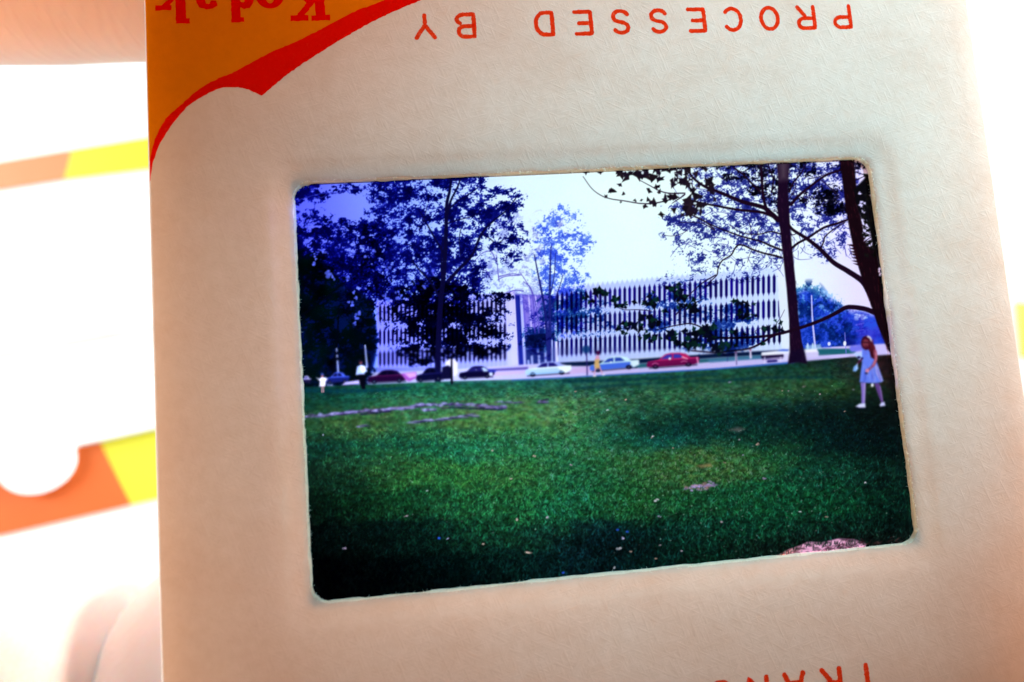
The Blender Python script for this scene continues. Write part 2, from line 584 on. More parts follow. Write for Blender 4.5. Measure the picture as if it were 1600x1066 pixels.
    foliage([(880, 348, 26, 22, .75), (862, 375, 30, 34, .62), (893, 385, 26, 26, .75), (875, 420, 32, 40, .85), (905, 380, 22, 8, .5),
             (880, 470, 26, 26, .95), (890, 500, 22, 22, .8), (900, 440, 18, 18, .6)], t3, 21, .5, 3.4, .74, KB * np.array((1, .82, .3), np.float32))
    foliage([(872, 485, 30, 22, .95), (900, 470, 22, 14, .85), (842, 528, 26, 18, .9), (868, 505, 12, 20, .7), (912, 505, 25, 20, .55)], t3, 22, 1.1, 4.5, .9,
            np.array((2.4, 1.25, .7), np.float32))
    for p, w in (([(835, 398), (840, 425), (847, 460), (853, 500), (857, 560)], (1.4, 5)), ([(861, 385), (859.5, 430), (859, 480), (859, 562)], (1.3, 5.5)),
                 ([(880, 430), (872, 455), (862, 480)], (.8, 1.8)), ([(868, 395), (866, 430), (860, 460)], (.8, 1.6))):
        line(p, w[0], w[1], C(28, 32, 120), t3, .8, .9)
    foliage([(846, 525, 20, 30, .6)], t3, 28, .7, 5, .8, KB)
    # middle small trees: violet twiggy haze by the entrance
    t6 = pid('printed_tree', 'bare violet twigs by the entrance')
    foliage([(815, 420, 34, 40, .6), (800, 380, 26, 40, .6), (830, 450, 22, 26, .7), (838, 480, 14, 34, .75), (850, 360, 30, 24, .4),
             (775, 420, 24, 34, .55)], t6, 23, .24, 4, .7, np.array((2.0, 2.1, .5), np.float32))
    for p in ([(812, 425), (822, 440), (832, 462), (836, 520)], [(815, 430), (800, 428), (780, 432)], [(743, 420), (760, 424), (765, 432)],
              [(792, 460), (802, 454), (818, 455)], [(741, 408), (755, 395), (768, 394), (775, 410)], [(818, 440), (830, 452), (838, 480), (842, 520)],
              [(777, 438), (790, 432), (812, 430)], [(776, 398), (778, 425), (780, 440)]):
        line(p, .9, 1.7, C(78, 62, 190), t6, .8, .75)
    # tall tree
    t2 = pid('printed_tree', 'tall dark tree before the left wing')
    foliage([(622, 300, 40, 26, 1), (610, 330, 30, 40, .95), (640, 345, 34, 42, .95), (600, 370, 26, 40, .9), (655, 305, 26, 22, .85),
             (700, 272, 34, 26, .9), (735, 285, 22, 28, .85), (680, 310, 22, 32, .75), (722, 325, 34, 26, .7), (752, 330, 30, 20, .95),
             (785, 310, 30, 16, .62), (800, 320, 16, 12, .6), (768, 355, 30, 22, .62), (790, 352, 16, 16, .8), (795, 378, 26, 30, .75), (735, 365, 34, 24, .72),
             (660, 385, 40, 40, .98), (700, 400, 44, 40, 1), (640, 420, 50, 40, .95), (600, 420, 40, 40, .85), (730, 425, 32, 30, .92),
             (690, 450, 56, 30, 1)], t2, 24, 1.9, 4.2, .8, KB, 1.6, .45)
    foliage([(690, 465, 60, 24, 1), (700, 500, 76, 30, 1.05), (658, 520, 26, 32, 1), (740, 520, 46, 22, 1), (700, 540, 70, 18, .9),
             (770, 465, 24, 10, .7), (755, 490, 26, 22, .8), (640, 545, 16, 14, .8), (650, 470, 24, 20, .85), (660, 560, 24, 12, .6), (755, 545, 24, 12, .7)],
            t2, 25, 3.0, 4.4, .85, np.array((3.2, 2.6, 1.1), np.float32), 1.2, .44)
    for p, w in (([(684, 594), (685, 540), (688, 480), (694, 420), (697, 360), (698, 320), (703, 296), (706, 262)], (10, 3)),
                 ([(697, 345), (704, 315), (716, 290), (722, 268)], (4, 1.6)), ([(700, 440), (716, 422), (738, 398), (752, 366), (770, 346), (792, 328), (810, 304)], (5.5, 1.2)),
                 ([(752, 366), (764, 372), (776, 380), (790, 372)], (1.8, .8)), ([(698, 330), (715, 315), (735, 302), (748, 292)], (2.4, .9)),
                 ([(696, 400), (684, 380), (668, 352), (656, 330)], (4, 1)), ([(690, 470), (672, 440), (652, 418), (640, 400)], (4, 1.2)),
                 ([(697, 350), (712, 345), (738, 338), (752, 330)], (2, .7)), ([(690, 430), (690, 395), (692, 370)], (3, 1.2)),
                 ([(655, 360), (662, 345), (668, 320)], (1.4, .7)), ([(720, 400), (718, 370), (724, 345)], (1.8, .8)),
                 ([(770, 460), (785, 459), (795, 460)], (1.6, .7))):
        line(p, w[0], w[1], C(8, 6, 48), t2, .8, .93)
    # left mass of trees
    t1 = pid('printed_tree', 'dark mass of trees at the left')
    foliage([(470, 300, 24, 18, .75), (490, 306, 20, 10, .55), (540, 295, 24, 9, .8), (528, 290, 14, 8, .7), (462, 314, 14, 10, .85), (560, 296, 14, 3, .5),
             (485, 290, 24, 6, .6)], t1, 26, 2.0, 6, .9, KB)
    for p in ([(468, 312), (500, 303), (525, 302), (552, 296), (572, 294)], [(490, 310), (505, 308), (512, 300)], [(492, 318), (491, 330)]):
        line(p, 1.2, .6, C(40, 45, 170), t1, .7, .8)
    foliage([(470, 350, 26, 18, .75), (500, 352, 22, 20, .65), (530, 362, 36, 16, .75), (490, 385, 50, 34, .9), (550, 395, 46, 38, .88), (572, 362, 16, 18, .8),
             (475, 430, 40, 50, 1), (540, 440, 46, 40, .92), (590, 450, 34, 30, .85)], t1, 27, 2.2, 4.2, .92, KB, 1.5, .41)
    foliage([(480, 470, 46, 60, 1.1), (490, 530, 52, 60, 1.15), (470, 560, 40, 50, 1.2), (540, 550, 32, 50, 1.1), (566, 530, 20, 56, 1.0), (556, 500, 24, 40, .95), (515, 480, 34, 40, .9)],
            t1, 29, 2.2, 7, .6, np.array((3.4, 2.5, 1.35), np.float32), 1.25, .5, 1.15, C(0, 9, 9))
    for p, w in (([(460, 500), (490, 480), (530, 448), (560, 425)], (3, 1)), ([(520, 590), (526, 540), (530, 480)], (5, 2))):
        line(p, w[0], w[1], C(1, 3, 14), t1, 1, .8)
    for x, y, s in ((513, 427, 5.5), (520, 434, 4), (544, 432, 3), (543, 437, 2.4), (551, 456, 3.4), (556, 466, 3), (545, 473, 2.6), (550, 476, 4),
                    (560, 490, 4.5), (558, 498, 4), (555, 506, 3), (607, 470, 4), (600, 462, 3.4), (625, 465, 4.5), (620, 458, 3), (665, 425, 3),
                    (676, 426, 4), (664, 448, 3), (608, 420, 3.5), (572, 400, 3), (585, 393, 3.4), (505, 394, 3.4), (490, 412, 3.6), (493, 403, 3)):
        for q in range(4):
            ell(x + rnd.normal() * s * .5, y + rnd.normal() * s * .5, s * (.3 + .4 * rnd.random()), s * (.3 + .35 * rnd.random()), C(90, 105, 255) * (.85 + .3 * rnd.random()), 0, .7, .75)
    # ---- sycamore lace against the sky
    t4 = pid('printed_tree', 'sycamore with lacy crown')
    foliage([(1075, 340, 36, 26, .5), (1110, 362, 50, 32, .5), (1095, 395, 36, 28, .44), (1140, 330, 50, 46, .72), (1180, 285, 60, 40, .72),
             (1130, 275, 50, 26, .62), (1270, 290, 60, 44, .72), (1275, 340, 36, 26, .55), (1290, 385, 24, 20, .4), (1185, 360, 40, 26, .62),
             (1170, 420, 40, 16, .38), (1110, 425, 40, 20, .5), (1060, 440, 26, 14, .5), (1230, 265, 40, 30, .7), (1310, 300, 24, 40, .55), (1045, 365, 12, 12, .35),
             (1160, 430, 12, 10, .5), (1300, 365, 20, 20, .45), (1190, 400, 30, 14, .3)],
            t4, 30, .95, 3.6, .82, np.array((2.9, 2.7, 1.05), np.float32))
    # twig lace
    for k in range(320):
        x, y = rnd.uniform(1060, 1330), rnd.uniform(262, 420)
        if x < 1130 and y > 400 or (x > 1240 and y > 395):
            continue
        a = math.atan2(y - 330, x - 1225) + rnd.normal() * .5
        L = rnd.uniform(8, 30)
        p = [(x, y)]
        for q in range(3):
            a += rnd.normal() * .35
            p.append((p[-1][0] + L / 3 * math.cos(a), p[-1][1] + L / 3 * math.sin(a)))
        line(p, .9, .5, C(40, 38, 150), None, .5, .7)
    # dark near clumps in the sycamore
    foliage([(1290, 308, 34, 16, .9), (1300, 325, 26, 10, .9), (1320, 260, 30, 10, .8), (1150, 275, 18, 8, .8), (1140, 258, 26, 8, .7), (1175, 297, 16, 8, .7),
             (1215, 300, 20, 26, .8), (1130, 312, 16, 6, .7), (1200, 268, 30, 14, .7), (1265, 262, 26, 12, .6)],
            t4, 31, 2.0, 4.5, .8, np.array((2.3, 2.4, 1.7), np.float32))
    # ---- people, cars and street things
    pole = pid('printed_lamp_post')
    line([(1268, 462), (1269.5, 500), (1274, 546)], 1.8, 3.2, C(186, 184, 252), pole, .7)
    line([(1320, 520), (1322, 552)], 1.2, 1.2, C(120, 120, 230), pole, .6)
    ell(1320, 537, 2.4, 4, C(230, 232, 255), pole, .4); ell(1295.5, 537.5, 2.4, 3, C(210, 215, 255), pole, .4)
    for x, y0, y1 in ((526, 545, 590), (570.5, 540, 574)):
        line([(x, y0), (x + 3, y1)], 2.2, 3, C(170, 175, 250), pole, .8, .85, False)
    for y in (552, 561):
        ell(526.5, y, 3, 2.4, C(4, 6, 24), pole, .5)
    car = pid('printed_car')
    # white truck and bench by the sycamore
    poly([(1190, 551), (1218, 548), (1236, 547), (1236, 563), (1222, 564), (1190, 557)], C(212, 206, 250), car, .9)
    poly([(1190, 551), (1236, 547), (1236, 551.5), (1190, 556)], C(240, 240, 255), car, .8)
    poly([(1214, 549), (1222, 545.5), (1232, 546), (1232, 549)], C(80, 110, 225), car, .7)
    poly([(1257, 546.5), (1276, 545), (1279.5, 551), (1279, 558), (1258, 560)], C(206, 196, 244), car, .9)
    poly([(1257, 546.5), (1276, 545), (1278, 550), (1258, 551)], C(240, 236, 255), car, .9)
    for x in (1262, 1270): ell(x, 541, 1.6, 5, C(210, 230, 255), car, .5, .8)
    poly([(1258, 540), (1282, 538), (1284, 545), (1260, 546)], C(190, 225, 252), car, 1.5, .6)
    bench = pid('printed_bench')
    poly([(1189, 556), (1224, 554), (1224.5, 558), (1190, 560.5)], C(22, 10, 50), bench, .7)
    line([(1192, 562), (1223, 560)], 1.2, 1.2, C(90, 60, 130), bench, .5)
    line([(1200, 565), (1213, 564)], 3.4, 3.4, C(40, 30, 110), bench, .8)
    for x in (1195, 1220): line([(x, 558), (x - .6, 568)], 1.4, 1.4, C(226, 215, 250), bench, .5)
    man = pid('printed_person')
    for x, y in ((1150, 557), (1172.5, 553)):
        line([(x, y - 5), (x + .5, y + 6)], 2.6, 3.4, C(225, 205, 245), man, .7); ell(x, y - 6, 1.5, 1.8, C(150, 90, 130), man)
    line([(1150, 548), (1151, 570)], .9, 1.0, C(40, 30, 90), pole, .5); line([(1137, 552), (1136.5, 565)], .8, .8, C(40, 40, 110), pole, .5)

    def sedan(x0, x1, y0, y1, h, body, roof, top, glass, name='printed_car', left_nose=True, wheel=C(8, 8, 30)):
        i = pid(name)
        L = x1 - x0
        f = lambda u, v: (x0 + u * L, y0 + (y1 - y0) * u + v * h)      # v: 0 ground .. -1 roof
        poly([f(.0, -.30), f(.03, -.52), f(.24, -.60), f(.62, -.62), f(.97, -.60), f(1.0, -.46), f(.985, -.24), f(.9, -.1), f(.1, -.1), f(.02, -.14)], body, i, .8)
        poly([f(.22, -.60), f(.36, -.96), f(.46, -1.02), f(.62, -1.0), f(.74, -.90), f(.84, -.60)], roof, i, .8)
        poly([f(.27, -.62), f(.375, -.9), f(.48, -.93), f(.48, -.62)], glass, i, .7)
        poly([f(.51, -.62), f(.51, -.93), f(.62, -.9), f(.71, -.63)], glass, i, .7)
        poly([f(.02, -.52), f(.24, -.62), f(.97, -.62), f(1, -.5), f(.6, -.52), f(.3, -.52)], top, i, .8, .9)
        for u in (.17, .79):
            cx, cy = f(u, -.13); ell(cx, cy, L * .058, h * .16, wheel, i, .35)
            ell(cx, cy, L * .024, h * .07, C(120, 120, 170), i, .5, .7)
        line([f(.06, -.05), f(.95, -.05)], h * .1, h * .1, wheel, i, 1.2, .6, False)
        return i
    sedan(509, 546, 600, 598, 17, C(16, 22, 90), C(70, 90, 225), C(60, 80, 220), C(10, 12, 60))
    sedan(470, 486, 600, 599, 12, C(20, 15, 50), C(190, 180, 240), C(195, 185, 245), C(60, 50, 120))
    sedan(574, 637, 600, 597, 20, C(26, 3, 40), C(20, 4, 46), C(70, 8, 62), C(4, 2, 26))
    poly([(626, 584), (650, 581), (652, 590), (640, 596), (634, 594)], C(150, 70, 170), car, 1)
    poly([(632, 584), (649, 582), (651, 588), (640, 591)], C(206, 140, 226), car, 1)
    sedan(650, 694, 598, 594, 21, C(5, 5, 40), C(8, 8, 52), C(20, 16, 80), C(2, 2, 24))
    sedan(717, 773, 593, 590, 19, C(7, 4, 40), C(10, 6, 52), C(14, 12, 66), C(30, 24, 100))
    poly([(752, 575), (757, 574), (764, 580), (756, 581)], C(200, 215, 255), car, .9, .9)
    ell(767, 584.5, 3, 3, C(215, 215, 250), car, .5); ell(744, 578, 1.3, 1.5, C(90, 90, 160), car)
    poly([(762, 577), (776, 578), (774, 582), (764, 582)], C(40, 50, 180), car, 1, .8)
    i = sedan(820, 893, 589, 584, 21, C(176, 204, 250), C(150, 160, 240), C(244, 250, 255), C(26, 22, 105))
    poly([(870, 574), (892, 571), (893, 577), (884, 583), (874, 577)], C(240, 246, 255), i, 1)
    line([(826, 584.5), (880, 581)], 2.2, 2.2, C(130, 180, 250), i, 1, .7)
    i = sedan(921, 999, 582, 575, 21, C(66, 104, 226), C(206, 238, 252), C(200, 236, 250), C(34, 60, 170))
    poly([(985, 564), (998, 563), (999, 570), (990, 574), (985, 570)], C(214, 236, 252), i, 1); ell(954.5, 566, 1.8, 1.5, C(225, 235, 255), i)
    i = sedan(1010, 1093, 577, 571, 22, C(112, 12, 76), C(186, 30, 96), C(196, 36, 106), C(50, 52, 170))
    ell(1046.5, 560.5, 2, 2, C(240, 240, 255), i); line([(1066, 558), (1074, 561)], 2.4, 1.6, C(245, 170, 200), i)
    line([(1018, 572), (1085, 567)], 3, 3, C(84, 8, 66), i, 1, .6); line([(1089, 559), (1091, 567)], 2.2, 2.2, C(230, 140, 190), i, .8)
    for x, y in ((1024, 569.5), (1069, 566)): line([(x - 5, y), (x, y - 2), (x + 5, y)], 1.2, 1, C(206, 110, 170), i, .6, .8)
    # ---- lawn
    lawn = pid('printed_lawn')
    edge = [(436, 607), (470, 605), (600, 600), (700, 596), (800, 593.5), (880, 590), (1000, 583), (1120, 576), (1240, 566), (1330, 558), (1460, 550)]
    cps = [(480, 615, 4, 35, 45), (600, 612, 5, 60, 60), (700, 605, 10, 85, 82), (800, 605, 16, 85, 90), (900, 600, 22, 90, 98), (1000, 600, 15, 80, 88),
           (1100, 595, 15, 80, 82), (1200, 585, 12, 68, 76), (1300, 580, 12, 46, 50), (1385, 580, 42, 18, 30),
           (520, 625, 10, 60, 55), (650, 622, 40, 95, 75), (750, 625, 50, 102, 76), (850, 630, 60, 110, 90), (950, 615, 55, 110, 95), (1050, 615, 50, 108, 76),
           (1130, 605, 55, 105, 80), (1230, 605, 52, 98, 64), (1300, 605, 36, 80, 52), (1385, 620, 14, 28, 30),
           (500, 665, 20, 60, 45), (560, 660, 48, 78, 44), (650, 662, 30, 80, 60), (720, 655, 54, 98, 60), (800, 650, 56, 108, 62), (870, 650, 55, 115, 80),
           (950, 650, 35, 105, 85), (1030, 640, 25, 85, 85), (1100, 640, 10, 75, 82), (1200, 635, 8, 58, 70), (1300, 640, 8, 42, 54), (1390, 650, 8, 22, 30),
           (500, 700, 5, 40, 40), (600, 700, 10, 62, 54), (700, 700, 15, 80, 65), (800, 700, 25, 92, 70), (900, 690, 35, 105, 80), (1000, 680, 10, 75, 76),
           (1050, 665, 5, 65, 82), (1150, 680, 10, 70, 76), (1250, 690, 6, 48, 60), (1350, 690, 5, 30, 45), (1400, 700, 5, 20, 25),
           (500, 740, 8, 35, 30), (600, 725, 25, 65, 40), (700, 740, 25, 75, 40), (800, 740, 35, 90, 50), (900, 740, 20, 85, 65), (1000, 725, 35, 100, 65),
           (1080, 735, 44, 94, 58), (1120, 720, 50, 95, 60), (1200, 710, 25, 90, 60), (1300, 730, 10, 60, 55), (1400, 740, 6, 28, 30),
           (500, 790, 3, 20, 18), (600, 790, 8, 45, 30), (700, 790, 15, 60, 40), (800, 790, 20, 75, 45), (900, 790, 15, 80, 60), (1000, 790, 25, 85, 50),
           (1100, 790, 15, 75, 55), (1200, 780, 12, 75, 55), (1300, 790, 8, 60, 45), (1400, 790, 4, 30, 30),
           (510, 840, 1, 8, 12), (600, 840, 2, 15, 18), (700, 835, 3, 25, 25), (760, 830, 10, 50, 35), (830, 835, 12, 55, 40), (870, 840, 5, 25, 40),
           (950, 850, 4, 25, 40), (1030, 830, 4, 35, 40), (1100, 835, 8, 50, 45), (1200, 830, 8, 58, 48), (1300, 830, 6, 40, 38), (1400, 830, 3, 18, 22),
           (520, 900, 0, 0, 4), (600, 900, 0, 2, 6), (700, 890, 0, 10, 14), (800, 880, 3, 28, 30), (900, 880, 3, 22, 35), (1000, 875, 3, 25, 32),
           (1100, 870, 5, 35, 32), (1200, 860, 8, 22, 24), (1300, 850, 14, 14, 20), (1400, 845, 10, 18, 20), (500, 935, 0, 0, 2), (700, 920, 0, 3, 6)]
    jx = (fbm(26, 3, 41) - .5) * 70
    jy = (fbm(12, 3, 42, 3.0) - .5) * 26
    num = np.zeros((CH, CW, 3), np.float32); den = np.full((CH, CW), 1e-9, np.float32)
    for x, y, r, g, b in cps:
        sl = box(x - 190, y - 66, x + 190, y + 66)
        q = np.exp(-(((XX[sl] + jx[sl] - x) / 46) ** 2 + ((YY[sl] + jy[sl] - y) / 15) ** 2) * .5)
        num[sl] += q[..., None] * C(r, g, b); den[sl] += q
    g = num / den[..., None]
    pers = np.clip((YY - 560) / 380, 0.02, 1)
    fine = (vnoise(2.4, 1.2, 51) - .5) * (1 - pers) * .9 + ((vnoise(3.4, 2.4, 52) - .5) * 1.0 + (vnoise(2.0, 1.6, 50) - .5)) * pers * 1.3
    mid = (fbm(5, 2, 53, 2.2) - .5) * (1 - pers) + (fbm(8, 3, 54, 1.5) - .5) * pers
    g = g * np.exp(fine * (.4 + .42 * pers) + mid * (.4 + .75 * pers))[..., None] * np.array((.96, .93, .74), np.float32)
    g *= (1 + .5 * (vnoise(4.5, 3, 56) - .5))[..., None] * np.stack([1 + .5 * (vnoise(7, 4, 57) - .5), np.ones_like(fine), 1 + .3 * (vnoise(6, 4, 58) - .5)], -1)
    lum = g.mean(-1, keepdims=True)
    g = g * .86 + lum * .14
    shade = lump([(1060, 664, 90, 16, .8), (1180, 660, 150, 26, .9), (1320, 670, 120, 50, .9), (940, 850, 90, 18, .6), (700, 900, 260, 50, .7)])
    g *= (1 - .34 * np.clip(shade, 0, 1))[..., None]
    g *= 1 + sstep(596, 640, YY)[..., None] * sstep(800, 700, YY)[..., None] * np.array((.12, .06, .04), np.float32)
    gl = sstep(.86, .99, vnoise(2.4, 1.8, 55)) * (.12 + .55 * pers) * sstep(960, 820, YY)
    g = g + gl[..., None] * (g * 1.6 + C(3, 9, 10))
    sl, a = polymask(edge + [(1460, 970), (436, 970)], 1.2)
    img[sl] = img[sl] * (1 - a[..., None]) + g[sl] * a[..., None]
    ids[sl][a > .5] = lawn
    line([(p[0], p[1] + .5) for p in edge[4:9]], 1.2, 3.0, C(52, 100, 208), road, .9, .85, False)
    line([(700, 599), (800, 596), (880, 592)], 1, 1.4, C(60, 110, 150), lawn, .9, .6, False)
    poly([(540, 597), (562, 594), (562, 600), (534, 602)], C(180, 160, 226), road, 1)
    # separate blades and tufts in the near half
    for q in range(13000):
        y = 640 + 290 * rnd.random() ** .8; x = rnd.uniform(470, 1430)
        u = (y - 600) / 320
        yi, xi = min(CH - 1, int((y - DY0) * SS)), int((x - DX0) * SS)
        base = g[yi, xi]
        up = rnd.random() < .55
        c = np.clip(base * (2.1 if up else .3) + (C(3, 7, 4) if up else 0), 0, .6)
        L = (1.6 + 5.4 * u) * rnd.uniform(.5, 1.3)
        line([(x, y), (x + rnd.normal() * L * .5, y - L)], 1.0 + 1.1 * u, .6, c, None, .5, .6, False)
    # far shade bands
    for p, w in (([(470, 610), (560, 611), (640, 606)], 7), ([(880, 596), (960, 594), (1060, 589), (1120, 584)], 5), ([(900, 607), (1000, 600), (1120, 594)], 3),
                 ([(1120, 596), (1200, 590), (1300, 590)], 4)):
        line(p, w, w * .7, C(4, 42, 58), lawn, 4, .55)
    # stone edging round the old flower bed
    stone = pid('printed_stone_edging')
    arcs = [([(473, 652), (505, 649), (540, 645), (565, 643), (590, 641), (612, 639), (640, 637), (665, 632), (700, 632), (740, 633), (770, 636), (791, 637)], 4.5),
            ([(642, 660), (665, 657.5), (690, 655), (715, 652), (745, 648)], 3.0), ([(560, 666), (578, 664.5)], 2.2), ([(776, 628), (790, 627.5)], 3.4),
            ([(795, 629), (820, 628.5)], 3.0), ([(845, 627.5), (856, 627)], 4.0), ([(660, 641), (684, 638)], 5)]
    for p, w in arcs:
        c = curve(p, 14) if len(p) > 2 else [np.array(p[0]) + (np.array(p[1]) - np.array(p[0])) * t_ for t_ in np.linspace(0, 1, 6)]
        for q in range(len(c) - 1):
            if rnd.random() < .12:
                continue
            x, y = c[q]
            tone = C(172, 152, 230) if rnd.random() < .55 else (C(118, 92, 168) if rnd.random() < .6 else C(60, 44, 96))
            pts = []
            rr, hh = rnd.uniform(3, 7), w * rnd.uniform(.3, .6)
            yo = rnd.normal() * .9
            for a_ in np.linspace(0, 6.28, 7, endpoint=False):
                k_ = rnd.uniform(.7, 1.25)
                pts.append((x + rr * k_ * math.cos(a_), y + yo + hh * k_ * math.sin(a_) - .04 * rr * math.cos(a_)))
            poly(pts, tone * rnd.uniform(.55, 1.0), stone, 1.1, .8 if w != 3.0 else .55)
            if rnd.random() < .35:
                line([(x - rr, y + yo + hh), (x + rr, y + yo + hh * .8)], 1.2, .8, C(16, 14, 40), stone, .8, .7, False)
            if rnd.random() < .3:
                line([(x, y + yo + 2), (x + rnd.normal(), y + yo - 2)], 1.2, .5, C(34, 70, 44), lawn, .6, .7, False)
    line([(690, 638), (710, 637), (740, 638.5), (785, 640.5)], 2, 3, C(14, 12, 46), stone, 1.6, .6)
    line([(563, 648), (590, 645), (610, 643)], 2, 2, C(20, 12, 50), stone, 1.2, .7)
    for q in range(70):
        x = rnd.uniform(560, 780); y = 640 + (700 - x) * .03 + rnd.normal() * 6
        ell(x, y, rnd.uniform(1, 4), .8, C(120, 95, 80) * rnd.uniform(.6, 1.2), lawn, .8, .35)
    # bare patches, leaves and litter on the grass
    lit = pid('printed_litter')
    for q in range(46):
        x = 1100 + rnd.normal() * 11; y = 760 + rnd.normal() * 2.6 - (x - 1100) * .06
        c = C(192, 164, 236) if rnd.random() < .7 else C(214, 158, 164)
        ell(x, y, rnd.uniform(2, 6), rnd.uniform(.8, 2.2), c * rnd.uniform(.62, 1.08), lit, .8, .75, rnd.normal() * .2)
    for q in range(40):
        x = 1100 + rnd.normal() * 14; y = 765 + rnd.normal() * 2
        line([(x, y), (x + rnd.normal(), y - rnd.uniform(2, 5))], 1.1, .4, C(34, 78, 50), lawn, .5, .8, False)
    poly([(1090, 728), (1110, 724), (1113, 729), (1096, 731)], C(170, 135, 95), lit, 2.5, .7)
    poly([(1140, 672), (1152, 668), (1163, 670), (1155, 675)], C(110, 100, 100), lit, 3, .7)
    pts = [(1204, 876), (1216, 868), (1232, 859), (1250, 853), (1262, 847), (1285, 848), (1310, 842), (1334, 843), (1354, 850), (1350, 856), (1320, 862), (1280, 870), (1230, 878)]
    poly(pts, C(178, 112, 166), lit, 1.5)
    sl, a = polymask(pts, 1.5)
    sh = np.exp((fbm(5, 3, 61, 2.0) - .52)[sl] * 3.0)
    tone = C(204, 128, 116) + (C(196, 140, 172) - C(204, 128, 116)) * sstep(1215, 1262, XX[sl])[..., None]
    img[sl] = img[sl] * (1 - a[..., None]) + (tone * np.clip(sh * .95, .25, 1.3)[..., None]) * a[..., None]
    for q in range(90):
        x = rnd.uniform(1200, 1356); y = np.interp(x, [1200, 1262, 1356], [874, 848, 847]) + abs(rnd.normal()) * 3 - 1
        line([(x, y + 2), (x + rnd.normal() * 1.5, y - rnd.uniform(1, 4))], 1.3, .5, C(10, 34, 26), lawn, .5, .8, False)
    for q in range(60):
        x = rnd.uniform(1205, 1352); y = 874 - (x - 1205) * .19 + rnd.normal() * 5
        line([(x, y), (x + rnd.uniform(3, 9), y + rnd.normal() * 3)], 1.2, .6, C(74, 26, 44), lit, .6, .6)
    for q in range(30):
        x = rnd.uniform(1345, 1412); y = 852 - (x - 1345) * .06 + rnd.normal() * 5
        line([(x, y), (x + rnd.uniform(3, 8), y + rnd.normal() * 4)], 1.4, .6, C(92, 52, 56) * rnd.uniform(.4, 1), lit, .6, .7)
    spots = [(967, 857, 4.5, 2.6), (985, 862, 3, 1.8), (1019, 682, 3.2, 2), (1026, 782, 4, 2.4), (1030, 807, 3.2, 1.6), (855, 808, 2.5, 3), (808, 812, 2.4, 2.4),
             (892, 727, 2.6, 1.8), (836, 713, 2, 1.8), (1193, 748, 4.2, 2.4), (1127, 816, 2.6, 1.6), (974, 841, 4, 2.2), (1135, 880, 6, 3), (1184, 694, 3, 2), (1155, 687, 1.8, 1.5),
             (1161, 711, 1.6, 1.4), (1134, 723, 3, 1.6), (1352, 754, 3.4, 1.4), (1250, 800, 3, 1.2), (1291, 808, 3, 1.3), (825, 864, 6, 2), (635, 806, 4, 1.6), (540, 857, 3.5, 2.2),
             (756, 850, 2.6, 1.8), (699, 842, 2, 1.2), (668, 767, 2.4, 1.2), (799, 748, 2.2, 1.6), (834, 712, 1.6, 1.4), (505, 680, 1.2, 1.8), (1256, 604, 2.4, 1.6), (1222, 611, 1.5, 1.2),
             (1232, 611, 1.5, 1.2), (1281, 616, 1.6, 1.3), (1140, 597, 3, 1.2), (1051, 700, 2, 1), (978, 624, 2, 1.6), (950, 641, 2.4, 1.4), (937, 612, 2.4, 1.2), (898, 612, 2.6, 1.4),
             (1019, 684, 2, 1.2), (1320, 643, 2, 1), (1333, 609, 2, 1), (960, 888, 2, 3), (1032, 852, 2, 1.4), (1065, 861, 2.4, 1.6), (1026, 873, 3, 1.4), (769, 704, 2.4, 1.4)]
    for x, y, a_, b_ in spots:
        c = [C(206, 178, 196), C(190, 178, 226), C(196, 160, 150), C(210, 206, 220)][rnd.integers(0, 4)]
        for q in range(3):
            ell(x + rnd.normal() * a_ * .35, y + rnd.normal() * b_ * .3, a_ * rnd.uniform(.4, .75), b_ * rnd.uniform(.4, .8), c * rnd.uniform(.6, 1.05), lit, .7, .85, rnd.normal() * .4)
    for x, y in ((965, 828), (980, 831), (686, 841), (1042, 886), (880, 895)): ell(x, y, 2.4, 1.6, C(40, 80, 210), lit, .7, .8)
    for q in range(620):
        y = 600 + 270 * rnd.random() ** 1.3
        x = rnd.uniform(480, 1410) if rnd.random() < .35 else rnd.normal(1200, 110)
        s = .5 + (y - 590) / 330 * rnd.random()
        v = np.clip(float(img[min(CH - 1, int((y - DY0) * SS)), int(np.clip((x - DX0) * SS, 0, CW - 1)), 1]) * 4, .25, 1)
        ell(x, y, s * 1.2, s * .8, C(150, 170, 165) * v * rnd.uniform(.6, 1.2), None, .7, .75)
    # ---- people on the lawn
    kid = pid('printed_person', 'child in white')
    poly([(494, 590), (499, 592), (503, 589), (508, 590), (512, 592), (509, 596), (508, 604), (499, 604), (500, 596)], C(236, 216, 246), kid, .8)
    ell(503.5, 585.5, 2.4, 2.6, C(40, 60, 130), kid); ell(503.5, 588, 1.6, 1.6, C(180, 90, 90), kid)
    for x in (503, 505.4): line([(x, 604), (x, 613)], 1.6, 1.4, C(196, 130, 140), kid, .6)
    gent = pid('printed_person', 'man in white shirt and dark trousers')
    poly([(558, 573), (564, 570), (571, 572), (574, 581), (570, 582), (570, 586), (560, 586), (556, 586)], C(170, 180, 246), gent, .9)
    poly([(564, 571), (570, 573), (571, 581), (566, 582), (563, 577)], C(244, 238, 255), gent, .9)
    ell(563.5, 566.5, 2.4, 3, C(120, 60, 70), gent); ell(562.5, 564.5, 2.2, 2, C(30, 16, 40), gent)
    poly([(560, 585), (571, 585), (571, 608), (565.5, 608), (562, 600)], C(3, 3, 14), gent, .8)
    visitor = pid('printed_person', 'person in white beside a dark post')
    poly([(696, 566), (702, 561), (710, 561), (715, 567), (715, 582), (712, 588), (707, 588), (706, 576), (700, 574), (696, 575)], C(232, 214, 250), visitor, .9)
    poly([(691, 574), (700, 571), (706, 575), (706, 592), (690, 593)], C(10, 8, 44), visitor, .9)
    line([(705.5, 556), (706, 599)], 2.4, 3.6, C(8, 6, 22), pole, .7)
